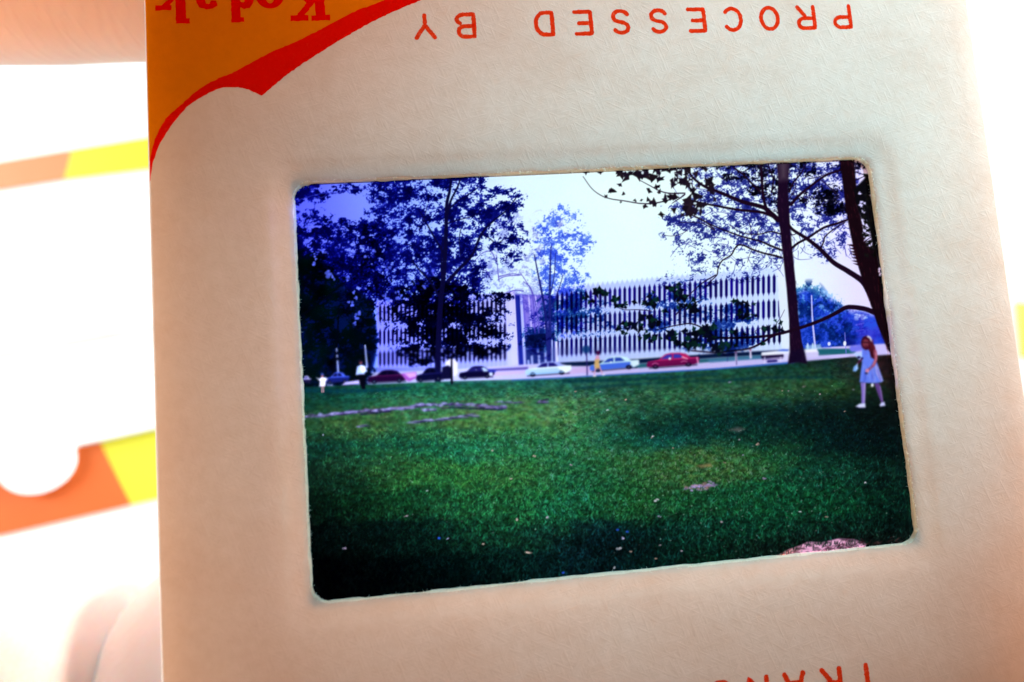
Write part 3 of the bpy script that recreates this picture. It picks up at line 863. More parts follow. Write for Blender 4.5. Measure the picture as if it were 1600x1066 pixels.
    lady = pid('printed_person', 'woman in yellow walking by the kerb')
    ell(934.5, 551.5, 2.8, 3.6, C(60, 14, 62), lady)
    poly([(931, 556), (936, 555), (937, 562), (930, 563)], C(214, 150, 190), lady, .7)
    poly([(929.5, 562), (937, 561), (936, 568), (938.5, 575), (929, 577), (928.5, 570)], C(210, 166, 110), lady, .8)
    line([(931, 576), (929, 582), (928.5, 587)], 2, 1.4, C(214, 150, 190), lady, .6); line([(937, 575), (940, 581), (942, 586)], 2, 1.4, C(214, 150, 190), lady, .6)
    for x, y in ((929, 587.5), (943, 585.5)): ell(x, y, 3, 1.3, C(220, 214, 245), lady, .5)
    line([(916.5, 548), (917.5, 586)], 1.6, 1.8, C(48, 36, 110), pole, .7); ell(916, 546, 7, 6, C(10, 50, 110), t3, .6, .85)
    # ---- nearest trunks and limbs
    t5 = pid('printed_tree', 'dark leaning trunk and hanging leaves')
    bark = C(24, 7, 26)
    # trunk of the sycamore
    poly([(1212, 240), (1235, 240), (1231, 290), (1233, 325), (1235, 360), (1239, 400), (1243, 440), (1248, 500), (1253, 535), (1260, 563), (1262, 569),
          (1246, 566), (1231, 569), (1234, 550), (1233, 500), (1229, 450), (1224, 405), (1219, 360), (1214, 325), (1216, 280)], C(24, 7, 32), t4, 1)
    poly([(1216, 240), (1232, 240), (1230, 280), (1218, 282)], C(84, 66, 84), t4, 6, .75)
    poly([(1236, 548), (1256, 545), (1259, 566), (1233, 567)], C(14, 8, 40), t4, 3, .6)
    for k in range(120):
        y = rnd.uniform(300, 560); u = rnd.random()
        x = np.interp(y, [300, 400, 500, 565], [1217, 1224, 1234, 1234]) + u * np.interp(y, [300, 400, 500, 565], [15, 16, 15, 22])
        line([(x, y), (x + 1, y + rnd.uniform(3, 8))], 1, .6, (C(66, 30, 62) if rnd.random() < .4 else C(16, 4, 22)), t4, .6, .5, False)
    for p, w in (([(1216, 344), (1204, 333), (1192, 324), (1162, 316), (1142, 308), (1120, 299), (1100, 291), (1082, 277), (1074, 262)], (8, 2.6)),
                 ([(1212, 340), (1190, 332), (1154, 328), (1120, 322), (1100, 318), (1076, 312)], (5, 2)),
                 ([(1198, 328), (1193, 310), (1191, 290), (1189, 262), (1188, 250)], (4.6, 3.4)),
                 ([(1221, 391), (1204, 384), (1187, 377), (1154, 368), (1120, 355), (1098, 345), (1080, 336)], (3.4, 1.1)),
                 ([(1222, 403), (1208, 399), (1194, 396), (1176, 390), (1163, 384), (1154, 383), (1148, 389), (1142, 399), (1128, 408), (1122, 420), (1120, 430), (1110, 440), (1104, 448)], (3, 1.1)),
                 ([(1220, 366), (1205, 362), (1186, 366), (1160, 364), (1140, 352)], (2.2, .8)),
                 ([(1236, 320), (1246, 308), (1260, 296), (1289, 275), (1314, 266)], (4.4, 3)), ([(1233, 300), (1240, 285), (1252, 270), (1262, 250)], (3, 1.4)),
                 ([(1232, 312), (1242, 296), (1244, 282), (1250, 262)], (1.6, .8)), ([(1260, 296), (1256, 310), (1262, 318)], (1.2, .6)),
                 ([(1284, 282), (1300, 296), (1312, 308)], (1.8, .8)), ([(1262, 280), (1280, 276), (1300, 268)], (1.4, .7)),
                 ([(1237, 388), (1247, 380), (1262, 372), (1287, 356), (1306, 350), (1323, 344)], (3.4, 3.4)),
                 ([(1282, 389), (1287, 378), (1290, 369), (1306, 356), (1320, 348)], (2.2, 1.4)),
                 ([(1232, 351), (1240, 360), (1262, 374), (1282, 390), (1302, 410), (1325, 424), (1348, 440), (1360, 460)], (3.6, 10)),
                 ([(1234, 366), (1240, 367), (1246, 364)], (1.8, .8)), ([(1175, 390), (1170, 402), (1168, 410)], (.8, .5)),
                 ([(1174, 368), (1172, 352), (1168, 344)], (1.2, .6)), ([(1186, 377), (1184, 362), (1190, 350)], (1.2, .5)),
                 ([(1188, 300), (1174, 286), (1160, 272), (1146, 262)], (3.2, 2.4)), ([(1206, 300), (1208, 280), (1200, 256)], (2.6, 1.4)),
                 ([(1061, 348), (1085, 348), (1100, 350), (1116, 360)], (1, 1.6)), ([(1034, 367), (1050, 369), (1064, 366), (1074, 360)], (.6, .8)),
                 ([(1370, 490), (1352, 483), (1332, 480), (1321, 481), (1310, 487), (1295, 495), (1269, 506), (1232, 518), (1199, 525), (1155, 528), (1120, 528), (1098, 526)], (8, 2.6)),
                 ([(1222, 520), (1206, 526), (1190, 536), (1169, 545), (1138, 549), (1118, 551), (1080, 548)], (3.6, 2)),
                 ([(1186, 527), (1180, 518), (1190, 512)], (1, .6)), ([(1208, 522), (1212, 508), (1220, 496), (1226, 484)], (.9, .5)),
                 ([(1118, 528), (1100, 514), (1080, 506), (1060, 508), (1040, 512), (1024, 516)], (2.4, 1)),
                 ([(1098, 468), (1080, 476), (1066, 482), (1056, 492)], (1.2, 2)), ([(1118, 430), (1098, 442), (1082, 456), (1070, 468)], (2, 1.2)),
                 ([(1019, 516), (1000, 515), (980, 510)], (1, .8)), ([(1018, 486), (995, 484), (975, 484), (960, 478)], (1.2, .8))):
        line(p, w[0], w[1], bark if w[0] > 2 else C(34, 20, 60), t4, .6, .95)
    for p in ([(911, 276), (925, 295), (940, 306), (955, 311), (975, 314), (1000, 318), (1020, 318), (1040, 314), (1060, 308)], [(1000, 282), (1015, 290), (1030, 298), (1045, 302), (1070, 302)],
              [(1068, 262), (1078, 280), (1084, 300), (1086, 320), (1078, 336)], [(1050, 318), (1062, 310), (1070, 304)], [(1082, 336), (1100, 345), (1116, 358)]):
        line(p, 1.0, 2.2, C(44, 30, 52), t5, .6, .9)
    # right-hand trunk
    poly([(1311, 240), (1334, 240), (1337, 280), (1341, 322), (1348, 355), (1355, 385), (1368, 390), (1372, 404), (1377, 440), (1382, 480), (1388, 510), (1398, 540), (1410, 560),
          (1400, 560), (1388, 548), (1379, 528), (1370, 505), (1362, 480), (1352, 452), (1342, 420), (1334, 390), (1326, 352), (1321, 322), (1316, 280)], C(20, 6, 14), t5, 1)
    poly([(1334, 296), (1348, 282), (1358, 270), (1380, 275), (1400, 540), (1386, 505), (1376, 450), (1372, 405), (1364, 385), (1357, 350), (1345, 340), (1338, 322)], C(9, 8, 14), t5, 1.5)
    for x, y, rx, ry in ((1344, 303, 3, 2), (1346, 318, 6, 3.4), (1349, 331, 6, 2.2), (1352, 354, 5, 6), (1353, 367, 4, 9), (1357, 378, 3, 6), (1375, 424, 2.4, 9), (1359, 306, 3, 1.4)):
        for q in range(5):
            leaf(x + rnd.normal() * rx * .45, y + rnd.normal() * ry * .5, min(rx, ry) * rnd.uniform(.6, 1.1), C(212, 202, 255), 0, rnd)
    for x0, y0, x1, y1 in ((1344, 350, 1356, 356), (1347, 362, 1360, 368), (1350, 378, 1362, 370), (1334, 268, 1352, 274), (1336, 282, 1350, 276), (1340, 252, 1336, 262)):
        line([(x0, y0), (x1, y1)], 1.6, 1, C(22, 10, 24), t5, .6)
    for k in range(160):
        y = rnd.uniform(250, 545); u = rnd.random()
        x = np.interp(y, [250, 322, 385, 440, 500, 545], [1313, 1321, 1333, 1348, 1368, 1386]) + u * np.interp(y, [250, 322, 385, 440, 500, 545], [20, 20, 24, 28, 18, 14])
        line([(x, y), (x + 1.4, y + rnd.uniform(3, 9))], 1.1, .6, (C(78, 26, 40) if rnd.random() < .4 else C(14, 3, 10)), t5, .6, .5, False)
    for y in range(384, 416, 5):
        x = np.interp(y, [384, 415], [1332, 1341]); poly([(x + 4, y - 2), (x - 6 - 3 * rnd.random(), y - 3 + 4 * rnd.random()), (x + 4, y + 3)], C(30, 6, 16), t5, .5)
    for k in range(70):
        leaf(rnd.uniform(1350, 1372), rnd.uniform(272, 400), rnd.uniform(2, 5), C(14, 14, 14) * rnd.uniform(.5, 1.6), t5, rnd)
    poly([(1384, 560), (1404, 556), (1410, 640), (1396, 640)], C(10, 10, 14), lawn, 5, .6)
    # ---- near leaves hanging into the picture
    top_leaves = [(915, 268, 6), (938, 269, 5), (970, 272, 9), (979, 277, 9), (997, 274, 10), (1009, 275, 11), (1020, 277, 9), (1008, 264, 8), (1038, 262, 11), (1053, 261, 10),
                  (1074, 265, 9), (1087, 272, 6), (1108, 284, 9), (1110, 293, 9), (958, 298, 7), (974, 303, 4), (992, 313, 3), (1002, 313, 3), (1013, 312, 4), (1014, 298, 6),
                  (1026, 292, 5), (1030, 300, 5), (1008, 322, 5), (1021, 316, 7), (1039, 313, 7), (1033, 335, 6), (1054, 307, 9), (1068, 283, 11), (1075, 288, 9), (1051, 288, 8),
                  (1083, 298, 7), (1075, 315, 11), (1089, 307, 10), (1077, 325, 11), (1092, 322, 9), (1078, 334, 7), (1053, 328, 6), (1066, 336, 5), (1117, 312, 5), (970, 316, 2),
                  (947, 307, 3), (1095, 333, 5), (890, 266, 5), (965, 264, 6), (985, 263, 5), (1025, 264, 8), (1100, 262, 6), (1090, 258, 6), (1062, 270, 7)]
    for x, y, s in top_leaves:
        leaf(x, y, s * .98, C(32, 22, 32) * rnd.uniform(.7, 1.15), t5, rnd)
        for q in range(2 if s > 6 else 0): leaf(x + rnd.normal() * 6, y + rnd.normal() * 4, s * .62, C(28, 18, 36) * rnd.uniform(.6, 1.1), t5, rnd)
    for x, y in ((1040, 275), (1050, 276), (1098, 276), (975, 268), (1079, 284), (1062, 306), (1086, 318), (1004, 270), (1092, 326)):
        ell(x, y, rnd.uniform(1.5, 3), rnd.uniform(1.5, 2.6), C(222, 240, 255), 0, .6, .9)
    foliage([(1140, 500, 34, 24, .8), (1115, 505, 30, 26, .7), (1135, 530, 40, 20, .85), (1100, 540, 40, 12, .7), (1060, 470, 46, 14, .5), (1040, 500, 40, 16, .5), (1100, 500, 20, 26, .6),
             (1070, 445, 24, 8, .7), (1030, 480, 20, 12, .6), (960, 500, 40, 12, .4), (935, 490, 30, 20, .5), (920, 520, 30, 10, .5)], t5, 33, 1.3, 6, .8, np.array((2.3, 1.5, .6), np.float32))
    mid_leaves = [(917, 463, 6), (931, 457, 9), (938, 455, 8), (947, 459, 7), (926, 471, 6), (960, 468, 8), (962, 478, 6), (971, 478, 6), (977, 480, 4), (991, 472, 5), (1007, 472, 6),
                  (1015, 463, 6), (1019, 474, 9), (1027, 468, 7), (1049, 451, 9), (1058, 459, 10), (1069, 465, 9), (1064, 477, 7), (1084, 483, 11), (1084, 469, 5), (1003, 496, 8), (1018, 502, 10),
                  (1019, 508, 8), (979, 507, 8), (991, 510, 9), (1000, 514, 8), (967, 514, 7), (973, 519, 6), (1010, 526, 8), (1021, 528, 9), (1048, 522, 10), (1052, 531, 9), (1070, 517, 8),
                  (1076, 523, 6), (1090, 522, 12), (1102, 517, 12), (1088, 532, 10), (1114, 510, 8), (1112, 529, 8), (1075, 541, 9), (1085, 538, 8), (1042, 528, 6), (1117, 543, 9),
                  (1153, 474, 8), (1167, 476, 7), (1157, 488, 7), (1166, 493, 8), (1181, 493, 5), (1195, 514, 8), (1211, 514, 8), (1220, 504, 5), (1192, 537, 5), (1129, 539, 9), (1139, 542, 8),
                  (1060, 444, 6), (1040, 486, 5), (1122, 548, 7), (1148, 520, 7), (1060, 536, 6), (1100, 540, 7)]
    for x, y, s in mid_leaves:
        c = (C(5, 8, 26) if rnd.random() < .75 else C(6, 26, 30)) * rnd.uniform(.7, 1.3)
        leaf(x, y, s * .95, c, t5, rnd)
        for q in range(2 if s > 6 else 1): leaf(x + rnd.normal() * 7, y + rnd.normal() * 3, s * .6, (c if q else C(10, 40, 36)) * rnd.uniform(.5, 1.3), t5, rnd)
    # ---- the young woman under the tree
    girl = pid('printed_person', 'girl in pale blue dress walking')
    poly([(1329, 540), (1336, 541), (1346, 538), (1352, 542), (1351, 547), (1340, 549), (1331, 550), (1327, 547)], C(112, 112, 232), girl, 1)
    poly([(1334, 552), (1346, 550), (1354, 556), (1350, 566), (1343, 563), (1337, 557)], C(176, 196, 252), girl, 1)
    poly([(1347, 545), (1362, 545), (1368, 552), (1370, 566), (1375, 580), (1380, 595), (1378, 597), (1368, 599), (1355, 598.5), (1343, 597), (1345, 580), (1347, 566)], C(96, 122, 236), girl, 1)
    poly([(1366, 568), (1371, 572), (1380, 595), (1376, 597), (1369, 585)], C(150, 150, 226), girl, 1.2)
    line([(1362, 574), (1366, 597)], 2.4, 2.6, C(138, 146, 238), girl, 1, .8); line([(1352, 578), (1350, 597)], 3, 4, C(76, 96, 214), girl, 1.2, .7)
    line([(1371, 578), (1376, 595)], 1.4, 1.8, C(98, 90, 200), girl, .8, .7)
    ell(1352.5, 551, 3, 4, C(96, 112, 226), girl, .5); ell(1342, 558.5, 2.6, 1.8, C(16, 12, 70), girl, .5); ell(1347, 560, 2, 1.5, C(20, 14, 70), girl, .5)
    ell(1353.5, 536, 8.2, 11, C(52, 8, 30), girl, .2); ell(1362, 544, 5.4, 10, C(76, 14, 30), girl, .25, rot=-.3); ell(1364, 553, 4.5, 8, C(64, 14, 30), girl, .3, rot=-.2)
    ell(1352.5, 536.5, 5, 6.6, C(116, 46, 62), girl, .35); line([(1348, 535), (1357, 535.5)], 1.6, 1.6, C(30, 6, 22), girl, .7, .85); ell(1353, 541, 2.2, .8, C(60, 14, 34), girl, .5, .8)
    line([(1356, 526), (1359.5, 528), (1361.5, 533)], 2.6, 2, C(226, 216, 230), girl, .6)
    line([(1367, 549), (1368.5, 560), (1365, 570), (1356, 579)], 5.4, 3.6, C(150, 70, 96), girl, .8); line([(1368, 551), (1369, 561), (1364, 571)], 1.6, 1.2, C(206, 130, 150), girl, .7, .7)
    ell(1355, 579.5, 3, 3.2, C(214, 132, 160), girl, .4); ell(1354, 583.5, 2.6, 1.8, C(20, 8, 30), girl, .4)
    line([(1346, 562), (1340, 568)], 3, 2.4, C(72, 24, 62), girl, .7)
    poly([(1339, 569), (1341.5, 576), (1337, 581), (1332.5, 580), (1334, 573)], C(120, 166, 240), girl, .8); line([(1340, 568), (1338, 578)], 1.0, 1.2, C(200, 220, 255), girl, .5)
    poly([(1344.5, 598), (1353, 598), (1352.5, 612), (1351.5, 630), (1346, 631), (1346, 612)], C(128, 106, 196), girl, .9)
    line([(1351, 600), (1350.5, 628)], 2, 1.6, C(186, 166, 226), girl, .8, .7)
    poly([(1366, 599), (1374, 599), (1378, 612), (1380, 629), (1377, 629.5), (1371, 614)], C(92, 60, 132), girl, .9); line([(1375, 604), (1379, 626)], 1.4, 1.2, C(170, 140, 206), girl, .7, .7)
    poly([(1336.5, 635), (1343, 631), (1352, 630), (1352.5, 637), (1344, 637.5)], C(206, 206, 248), girl, .8); line([(1337, 637.2), (1352, 638)], 1.2, 1.2, C(20, 16, 60), girl, .6, .7)
    poly([(1374, 633), (1377, 629), (1382, 628), (1383.5, 634), (1376, 635.5)], C(196, 196, 246), girl, .8)
    ell(1363, 602, 2.2, 3, C(226, 226, 240), girl, .4)
    for q in range(26):
        y = rnd.uniform(566, 590); x = 1349 + rnd.random() * (14 + (y - 560) * .35)
        line([(x, y), (x + 1 + rnd.normal(), min(597, y + rnd.uniform(5, 14)))], 1.2, .7, (C(70, 84, 196) if rnd.random() < .6 else C(164, 172, 244)), girl, .7, .5, False)
    for q in range(14):
        line([(1356 + rnd.random() * 9, 528 + rnd.random() * 8), (1360 + rnd.random() * 8, 548 + rnd.random() * 12)], .9, .5, (C(120, 40, 48) if rnd.random() < .4 else C(30, 4, 18)), girl, .6, .6, False)
    line([(1338, 639.5), (1356, 639)], 2.2, 1.4, C(3, 14, 22), lawn, 1.5, .7, False); line([(1373, 637), (1387, 636)], 2, 1.2, C(3, 14, 22), lawn, 1.5, .7, False)
    # ---- the street and the walkers lie a little out of focus
    for (x0, y0, x1, y1) in ((456, 540, 1300, 612), (1322, 518, 1394, 644), (470, 622, 870, 672)):
        sl = box(x0, y0, x1, y1)
        a = img[sl]
        for _ in range(3):
            p = np.pad(a, ((2, 2), (2, 2), (0, 0)), mode='edge')
            h_, w_ = a.shape[:2]
            a = (p[0:h_, 2:-2] + p[4:, 2:-2] + p[2:-2, 0:w_] + p[2:-2, 4:] + 2 * p[2:-2, 2:-2]) / 6
        m = np.clip(np.minimum(np.minimum(XX[sl] - x0, x1 - XX[sl]), np.minimum(YY[sl] - y0, y1 - YY[sl])) / 6, 0, 1)[..., None]
        img[sl] = img[sl] * (1 - m) + a * m
    # ---- emulsion grain
    n = np.random.default_rng(99).normal(size=(CH // 2, CW // 2, 3)).astype(np.float32)
    n = n.repeat(2, 0).repeat(2, 1) * .5 + np.random.default_rng(98).normal(size=img.shape).astype(np.float32) * .3
    img[:] = np.clip(img, 0, 1)
    img[:] = np.clip(img + n * .016 * (.25 + img), 0, 1)
    # soften to the sharpness of an old transparency
    p = np.pad(img, ((2, 2), (2, 2), (0, 0)), mode='edge')
    k1 = np.array((.0, .2, .6, .2, .0), np.float32)
    q = sum(k1[j] * p[j:j + CH] for j in range(5))
    img[:] = sum(k1[j] * q[:, j:j + CW] for j in range(5))

# ============================================================ the setting: table behind the slide
v = [(x, y, 0) for y in (-420, 420) for x in (-520, 520)]
table = mesh_obj('table', v, [(0, 1, 3, 2)], TABLE)
tag(table, 'white table top far behind the slide, blown out by light', 'table', kind='structure')


def slab(name, pts, z0, z1, mat, parent):
    """flat sheet with real thickness from an outline (mm, counter-clockwise)"""
    n = len(pts)
    verts = [(x, y, z1) for x, y in pts] + [(x, y, z0) for x, y in pts]
    faces = [tuple(range(n)), tuple(range(2 * n - 1, n - 1, -1))]
    faces += [(k, n + k, n + (k + 1) % n, (k + 1) % n) for k in range(n)]
    return mesh_obj(name, verts, faces, mat, parent)


def turned(pts, ox, oy, a, k=1.0):
    c, s = math.cos(a) * k, math.sin(a) * k
    return [(ox + x * c - y * s, oy + x * s + y * c) for x, y in pts]


# back packet: band of tan orange and yellow (heights measured from the table)
pk = tag(empty('paper_packet'), 'white paper packet with narrow tan and yellow band, beyond the yellow printed corner', 'packet', 'paper packets lying on the table')
A = .127
slab('sleeve', turned([(-36, -31), (27, -31), (27, 22), (-36, 22)], -71.9, 46.0, A, 1.038), .08, .26, WHITE_PAPER, pk)
slab('band', turned([(-36, -4.6), (-1.0, -4.6), (.9, .2), (-36, -.3)], -71.9, 45.7, A, 1.038), .26, .36, BAND_TAN, pk)
slab('band', turned([(-1.0, -4.6), (25, -5.6), (25, .4), (.9, .2)], -71.9, 45.7, A, 1.038), .26, .36, BAND_YELLOW, pk)

# front packet: wide orange and yellow band with a white round-tongued flap over it
pk = tag(empty('paper_packet'), 'white paper packet with wide orange and yellow band and a white round-tongued flap', 'packet', 'paper packets lying on the table')
A = .148
slab('sleeve', turned([(-40, -27), (22, -27), (22, 6), (-40, 6)], -66.6, -3.45, A, 1.069), .1, 1.6, WHITE_PAPER, pk)
slab('band', turned([(-40, -10.3), (2.9, -10.3), (0, 0), (-40, 0)], -66.6, -3.45, A, 1.069), 1.6, 1.75, BAND_ORANGE, pk)
slab('band', turned([(2.9, -10.3), (20, -10.6), (20, .1), (0, 0)], -66.6, -3.45, A, 1.069), 1.6, 1.75, BAND_YELLOW, pk)
tongue = [(-9.2 + 5.6 * math.cos(t), -.9 + 4.6 * math.sin(t)) for t in np.linspace(math.radians(-172), math.radians(8), 24)]
slab('flap', turned([(-40, -.6), (-14.8, -.9)] + tongue[1:] + [(-3.4, .3), (21, .25), (21, 7), (-40, 7)], -66.6, -3.45, A, 1.069), 1.8, 2.15, WHITE_PAPER, pk)

# packet at the other side, only its yellow band end peeps past the slide
pk = tag(empty('paper_packet'), 'white paper packet whose yellow band peeps past the slide edge away from the fingers', 'packet', 'paper packets lying on the table')
A = -.06
slab('sleeve', turned([(-15, -30), (45, -30), (45, 34), (-15, 34)], 97.7, 4.1, A, 1.02), .1, .4, WHITE_PAPER, pk)
slab('band', turned([(-1.6, -5.2), (44, -5.2), (44, 5.0), (-1.6, 5.0)], 97.7, 4.1, A, 1.02), .4, .52, BAND_YELLOW, pk)

# ============================================================ the slide
slide = empty('photographic_slide', W(0, 0, 0))
tag(slide, 'card-mounted colour slide showing cars and trees before a white building, yellow printed corner', 'slide')

WX, WY, WRAD = 17.1, 11.45, .95          # window half sizes at the film, corner radius
HALF = 24.77                              # mount half size
FRONT = .60                               # front face height above the film
rnd = random.Random(4)


def ring(hx, hy, r, n=480):
    """rounded rectangle, points shared out by angle so successive rings bridge cleanly"""
    out = []
    per = [2 * (hy - r), math.pi * r / 2, 2 * (hx - r), math.pi * r / 2] * 2
    L = 2 * sum(per[:4])
    corners = [(hx - r, hy - r, 0), (-(hx - r), hy - r, 90), (-(hx - r), -(hy - r), 180), (hx - r, -(hy - r), 270)]
    segs = []
    for k in range(4):
        cx, cy, a0 = corners[k]
        nxt = corners[(k + 1) % 4]
        arc = [(cx + r * math.cos(math.radians(a0 + t)), cy + r * math.sin(math.radians(a0 + t))) for t in np.linspace(0, 90, 13)]
        a1 = math.radians(nxt[2])
        end = (nxt[0] + r * math.cos(a1), nxt[1] + r * math.sin(a1))
        m = n // 4 - 13
        st = arc[-1]
        run = [(st[0] + (end[0] - st[0]) * j / (m + 1), st[1] + (end[1] - st[1]) * j / (m + 1)) for j in range(1, m + 1)]
        out += arc + run
    return out


def jitter(n, amp, seed):
    r = np.random.default_rng(seed)
    a = r.normal(size=n)
    k = np.array((.25, .5, .25))
    a = np.convolve(np.concatenate([a[-1:], a, a[:1]]), k, 'valid')
    b = np.repeat(r.normal(size=n // 6 + 1), 6)[:n]
    return (a * .8 + b * .5) * amp


def loft(name, rings, mat, parent, smooth=True):
    n = len(rings[0])
    verts = [p for r in rings for p in r]
    faces = []
    for k in range(len(rings) - 1):
        for j in range(n):
            faces.append((k * n + j, k * n + (j + 1) % n, (k + 1) * n + (j + 1) % n, (k + 1) * n + j))
    return mesh_obj(name, verts, faces, mat, parent, smooth)


def zring(hx, hy, r, z, jit=None):
    pts = ring(hx, hy, r)
    if jit is None:
        return [(x, y, z) for x, y in pts]
    out = []
    for (x, y), d in zip(pts, jit):
        cx, cy = max(-(hx - r), min(hx - r, x)), max(-(hy - r), min(hy - r, y))
        nx, ny = x - cx, y - cy
        L = math.hypot(nx, ny) or 1
        out.append((x + nx / L * d, y + ny / L * d, z))
    return out


N = len(ring(WX, WY, WRAD))
j1, j2 = jitter(N, .034, 1), jitter(N, .03, 2)
# front card: cut wall of the window, pressed-down sill, then the flat face and the rounded outer edge
rings = [zring(WX, WY, WRAD, .02, j1), zring(WX + .035, WY + .035, WRAD, .14, (j1 + j2) / 2), zring(WX + .075, WY + .075, WRAD, .25, j2),
         zring(WX + .15, WY + .15, WRAD, .325, j2 * .5), zring(WX + .34, WY + .34, WRAD + .05, .37), zring(WX + .62, WY + .62, WRAD + .1, .41),
         zring(WX + .95, WY + .95, WRAD + .12, .46), zring(WX + 1.15, WY + 1.15, WRAD + .15, .535), zring(WX + 1.35, WY + 1.35, WRAD + .2, .585),
         zring(WX + 1.7, WY + 1.7, WRAD + .3, FRONT)]
for k in range(1, 6):
    t = k / 6
    rings.append(zring(WX + 1.7 + (HALF - .2 - WX - 1.7) * t, WY + 1.7 + (HALF - .2 - WY - 1.7) * t, WRAD + .3 + .9 * t, FRONT))
rings += [zring(HALF - .20, HALF - .20, 1.3, FRONT), zring(HALF - .12, HALF - .12, 1.35, FRONT - .03), zring(HALF - .05, HALF - .05, 1.4, FRONT - .10), zring(HALF - .01, HALF - .01, 1.45, FRONT - .22),
          zring(HALF, HALF, 1.45, FRONT - .36), zring(HALF, HALF, 1.45, .01)]
tag(loft('cut_edge', rings[:3], CUT_BACKLIT, slide), 'raw cut edge of the card around the picture, paled to look backlit')
front = loft('front_card', rings[2:], CARD, slide)
rings = [zring(HALF, HALF, 1.45, -.01), zring(HALF, HALF, 1.45, -.35), zring(HALF - .06, HALF - .06, 1.4, -.52), zring(HALF - .2, HALF - .2, 1.3, -.58),
         zring(WX + 1.5, WY + 1.5, WRAD + .3, -.58), zring(WX + .14, WY + .14, WRAD, -.56), zring(WX + .1, WY + .1, WRAD, -.05)]
back = loft('back_card', rings, CARD, slide)

# loose paper fibres along the cut edge
fv, ff = [], []
edge = ring(WX + .02, WY + .02, WRAD)
for q in range(4200):
    k = rnd.randrange(N); t = rnd.random()
    x = edge[k][0] + (edge[(k + 1) % N][0] - edge[k][0]) * t; y = edge[k][1] + (edge[(k + 1) % N][1] - edge[k][1]) * t
    cx, cy = max(-(WX - WRAD), min(WX - WRAD, x)), max(-(WY - WRAD), min(WY - WRAD, y))
    nx, ny = cx - x, cy - y; L = math.hypot(nx, ny) or 1; nx /= L; ny /= L
    a = rnd.gauss(0, .9); dx, dy = nx * math.cos(a) - ny * math.sin(a), nx * math.sin(a) + ny * math.cos(a)
    z = rnd.uniform(.04, .34); ln = abs(rnd.gauss(0, .09)) + .025; w = rnd.uniform(.008, .017)
    x -= nx * (.02 + z * .2); y -= ny * (.02 + z * .2); bz = rnd.gauss(0, .03)
    b0 = len(fv)
    fv += [(x - dy * w, y + dx * w, z), (x + dy * w, y - dx * w, z), (x + dx * ln * .6 + dy * w * .7, y + dy * ln * .6 - dx * w * .7, z + bz), (x + dx * ln * .6 - dy * w * .7, y + dy * ln * .6 + dx * w * .7, z + bz),
           (x + dx * ln + nx * .01, y + dy * ln + ny * .01, z + bz * 2.2)]
    ff += [(b0, b0 + 1, b0 + 2, b0 + 3), (b0 + 3, b0 + 2, b0 + 4)]
tag(mesh_obj('paper_fibres', fv, ff, CUT_BACKLIT, slide), kind='stuff')

# ---- printing on the card
INKZ = FRONT + .012


def sheet(name, pts, z, mat, parent):
    return mesh_obj(name, [(x, y, z) for x, y in pts], [tuple(range(len(pts)))], mat, parent)


def rough(pts, amp, step, seed, close=True):
    """break an outline into short steps with the wobble of ink on soft card"""
    r = np.random.default_rng(seed)
    out = []
    n = len(pts)
    for k in range(n if close else n - 1):
        a, b = np.array(pts[k]), np.array(pts[(k + 1) % n])
        L = np.linalg.norm(b - a)
        m = max(1, int(L / step))
        for q in range(m):
            p = a + (b - a) * q / m
            out.append(tuple(p + r.normal(size=2) * amp))
    if not close:
        out.append(tuple(pts[-1]))
    return out


def spline(pts, n=6):
    return [tuple(p) for p in curve(pts, n)]


upper = [(-4.6, 24.55), (-7.9, 23.4), (-11.36, 21.98), (-13.27, 21.24), (-15.09, 20.28), (-16.54, 19.56), (-18.2, 18.84), (-19.84, 17.95), (-21.46, 17.22), (-22.88, 16.08),
         (-23.79, 15.16), (-24.3, 14.14), (-24.6, 13.0)]
lower = [(-2.9, 24.55), (-5.8, 23.4), (-9.25, 21.94), (-11.51, 20.97), (-13.67, 19.81), (-15.78, 18.51), (-17.25, 17.49), (-18.5, 16.44)]
lower2 = [(-18.5, 16.44), (-19.19, 16.8), (-19.88, 16.98), (-20.67, 16.97), (-21.48, 16.62), (-22.39, 16.06), (-23.3, 15.03), (-24.01, 13.92), (-24.4, 12.89), (-24.62, 11.7)]
up_r = rough(spline(upper), .014, .12, 7, False)
lo_r = rough(spline(lower), .012, .12, 8, False) + rough(spline(lower2), .012, .12, 9, False)[1:]
corner = sheet('yellow_corner', up_r + [(-24.62, 12.9), (-24.62, 23.9), (-24.2, 24.5)], INKZ, INK_YELLOW, slide)
tag(corner, 'yellow printed corner panel')
swoosh = sheet('red_stripe', up_r + lo_r[::-1], INKZ + .004, INK_RED, slide)
tag(swoosh, 'red curved stripe edging the yellow corner')


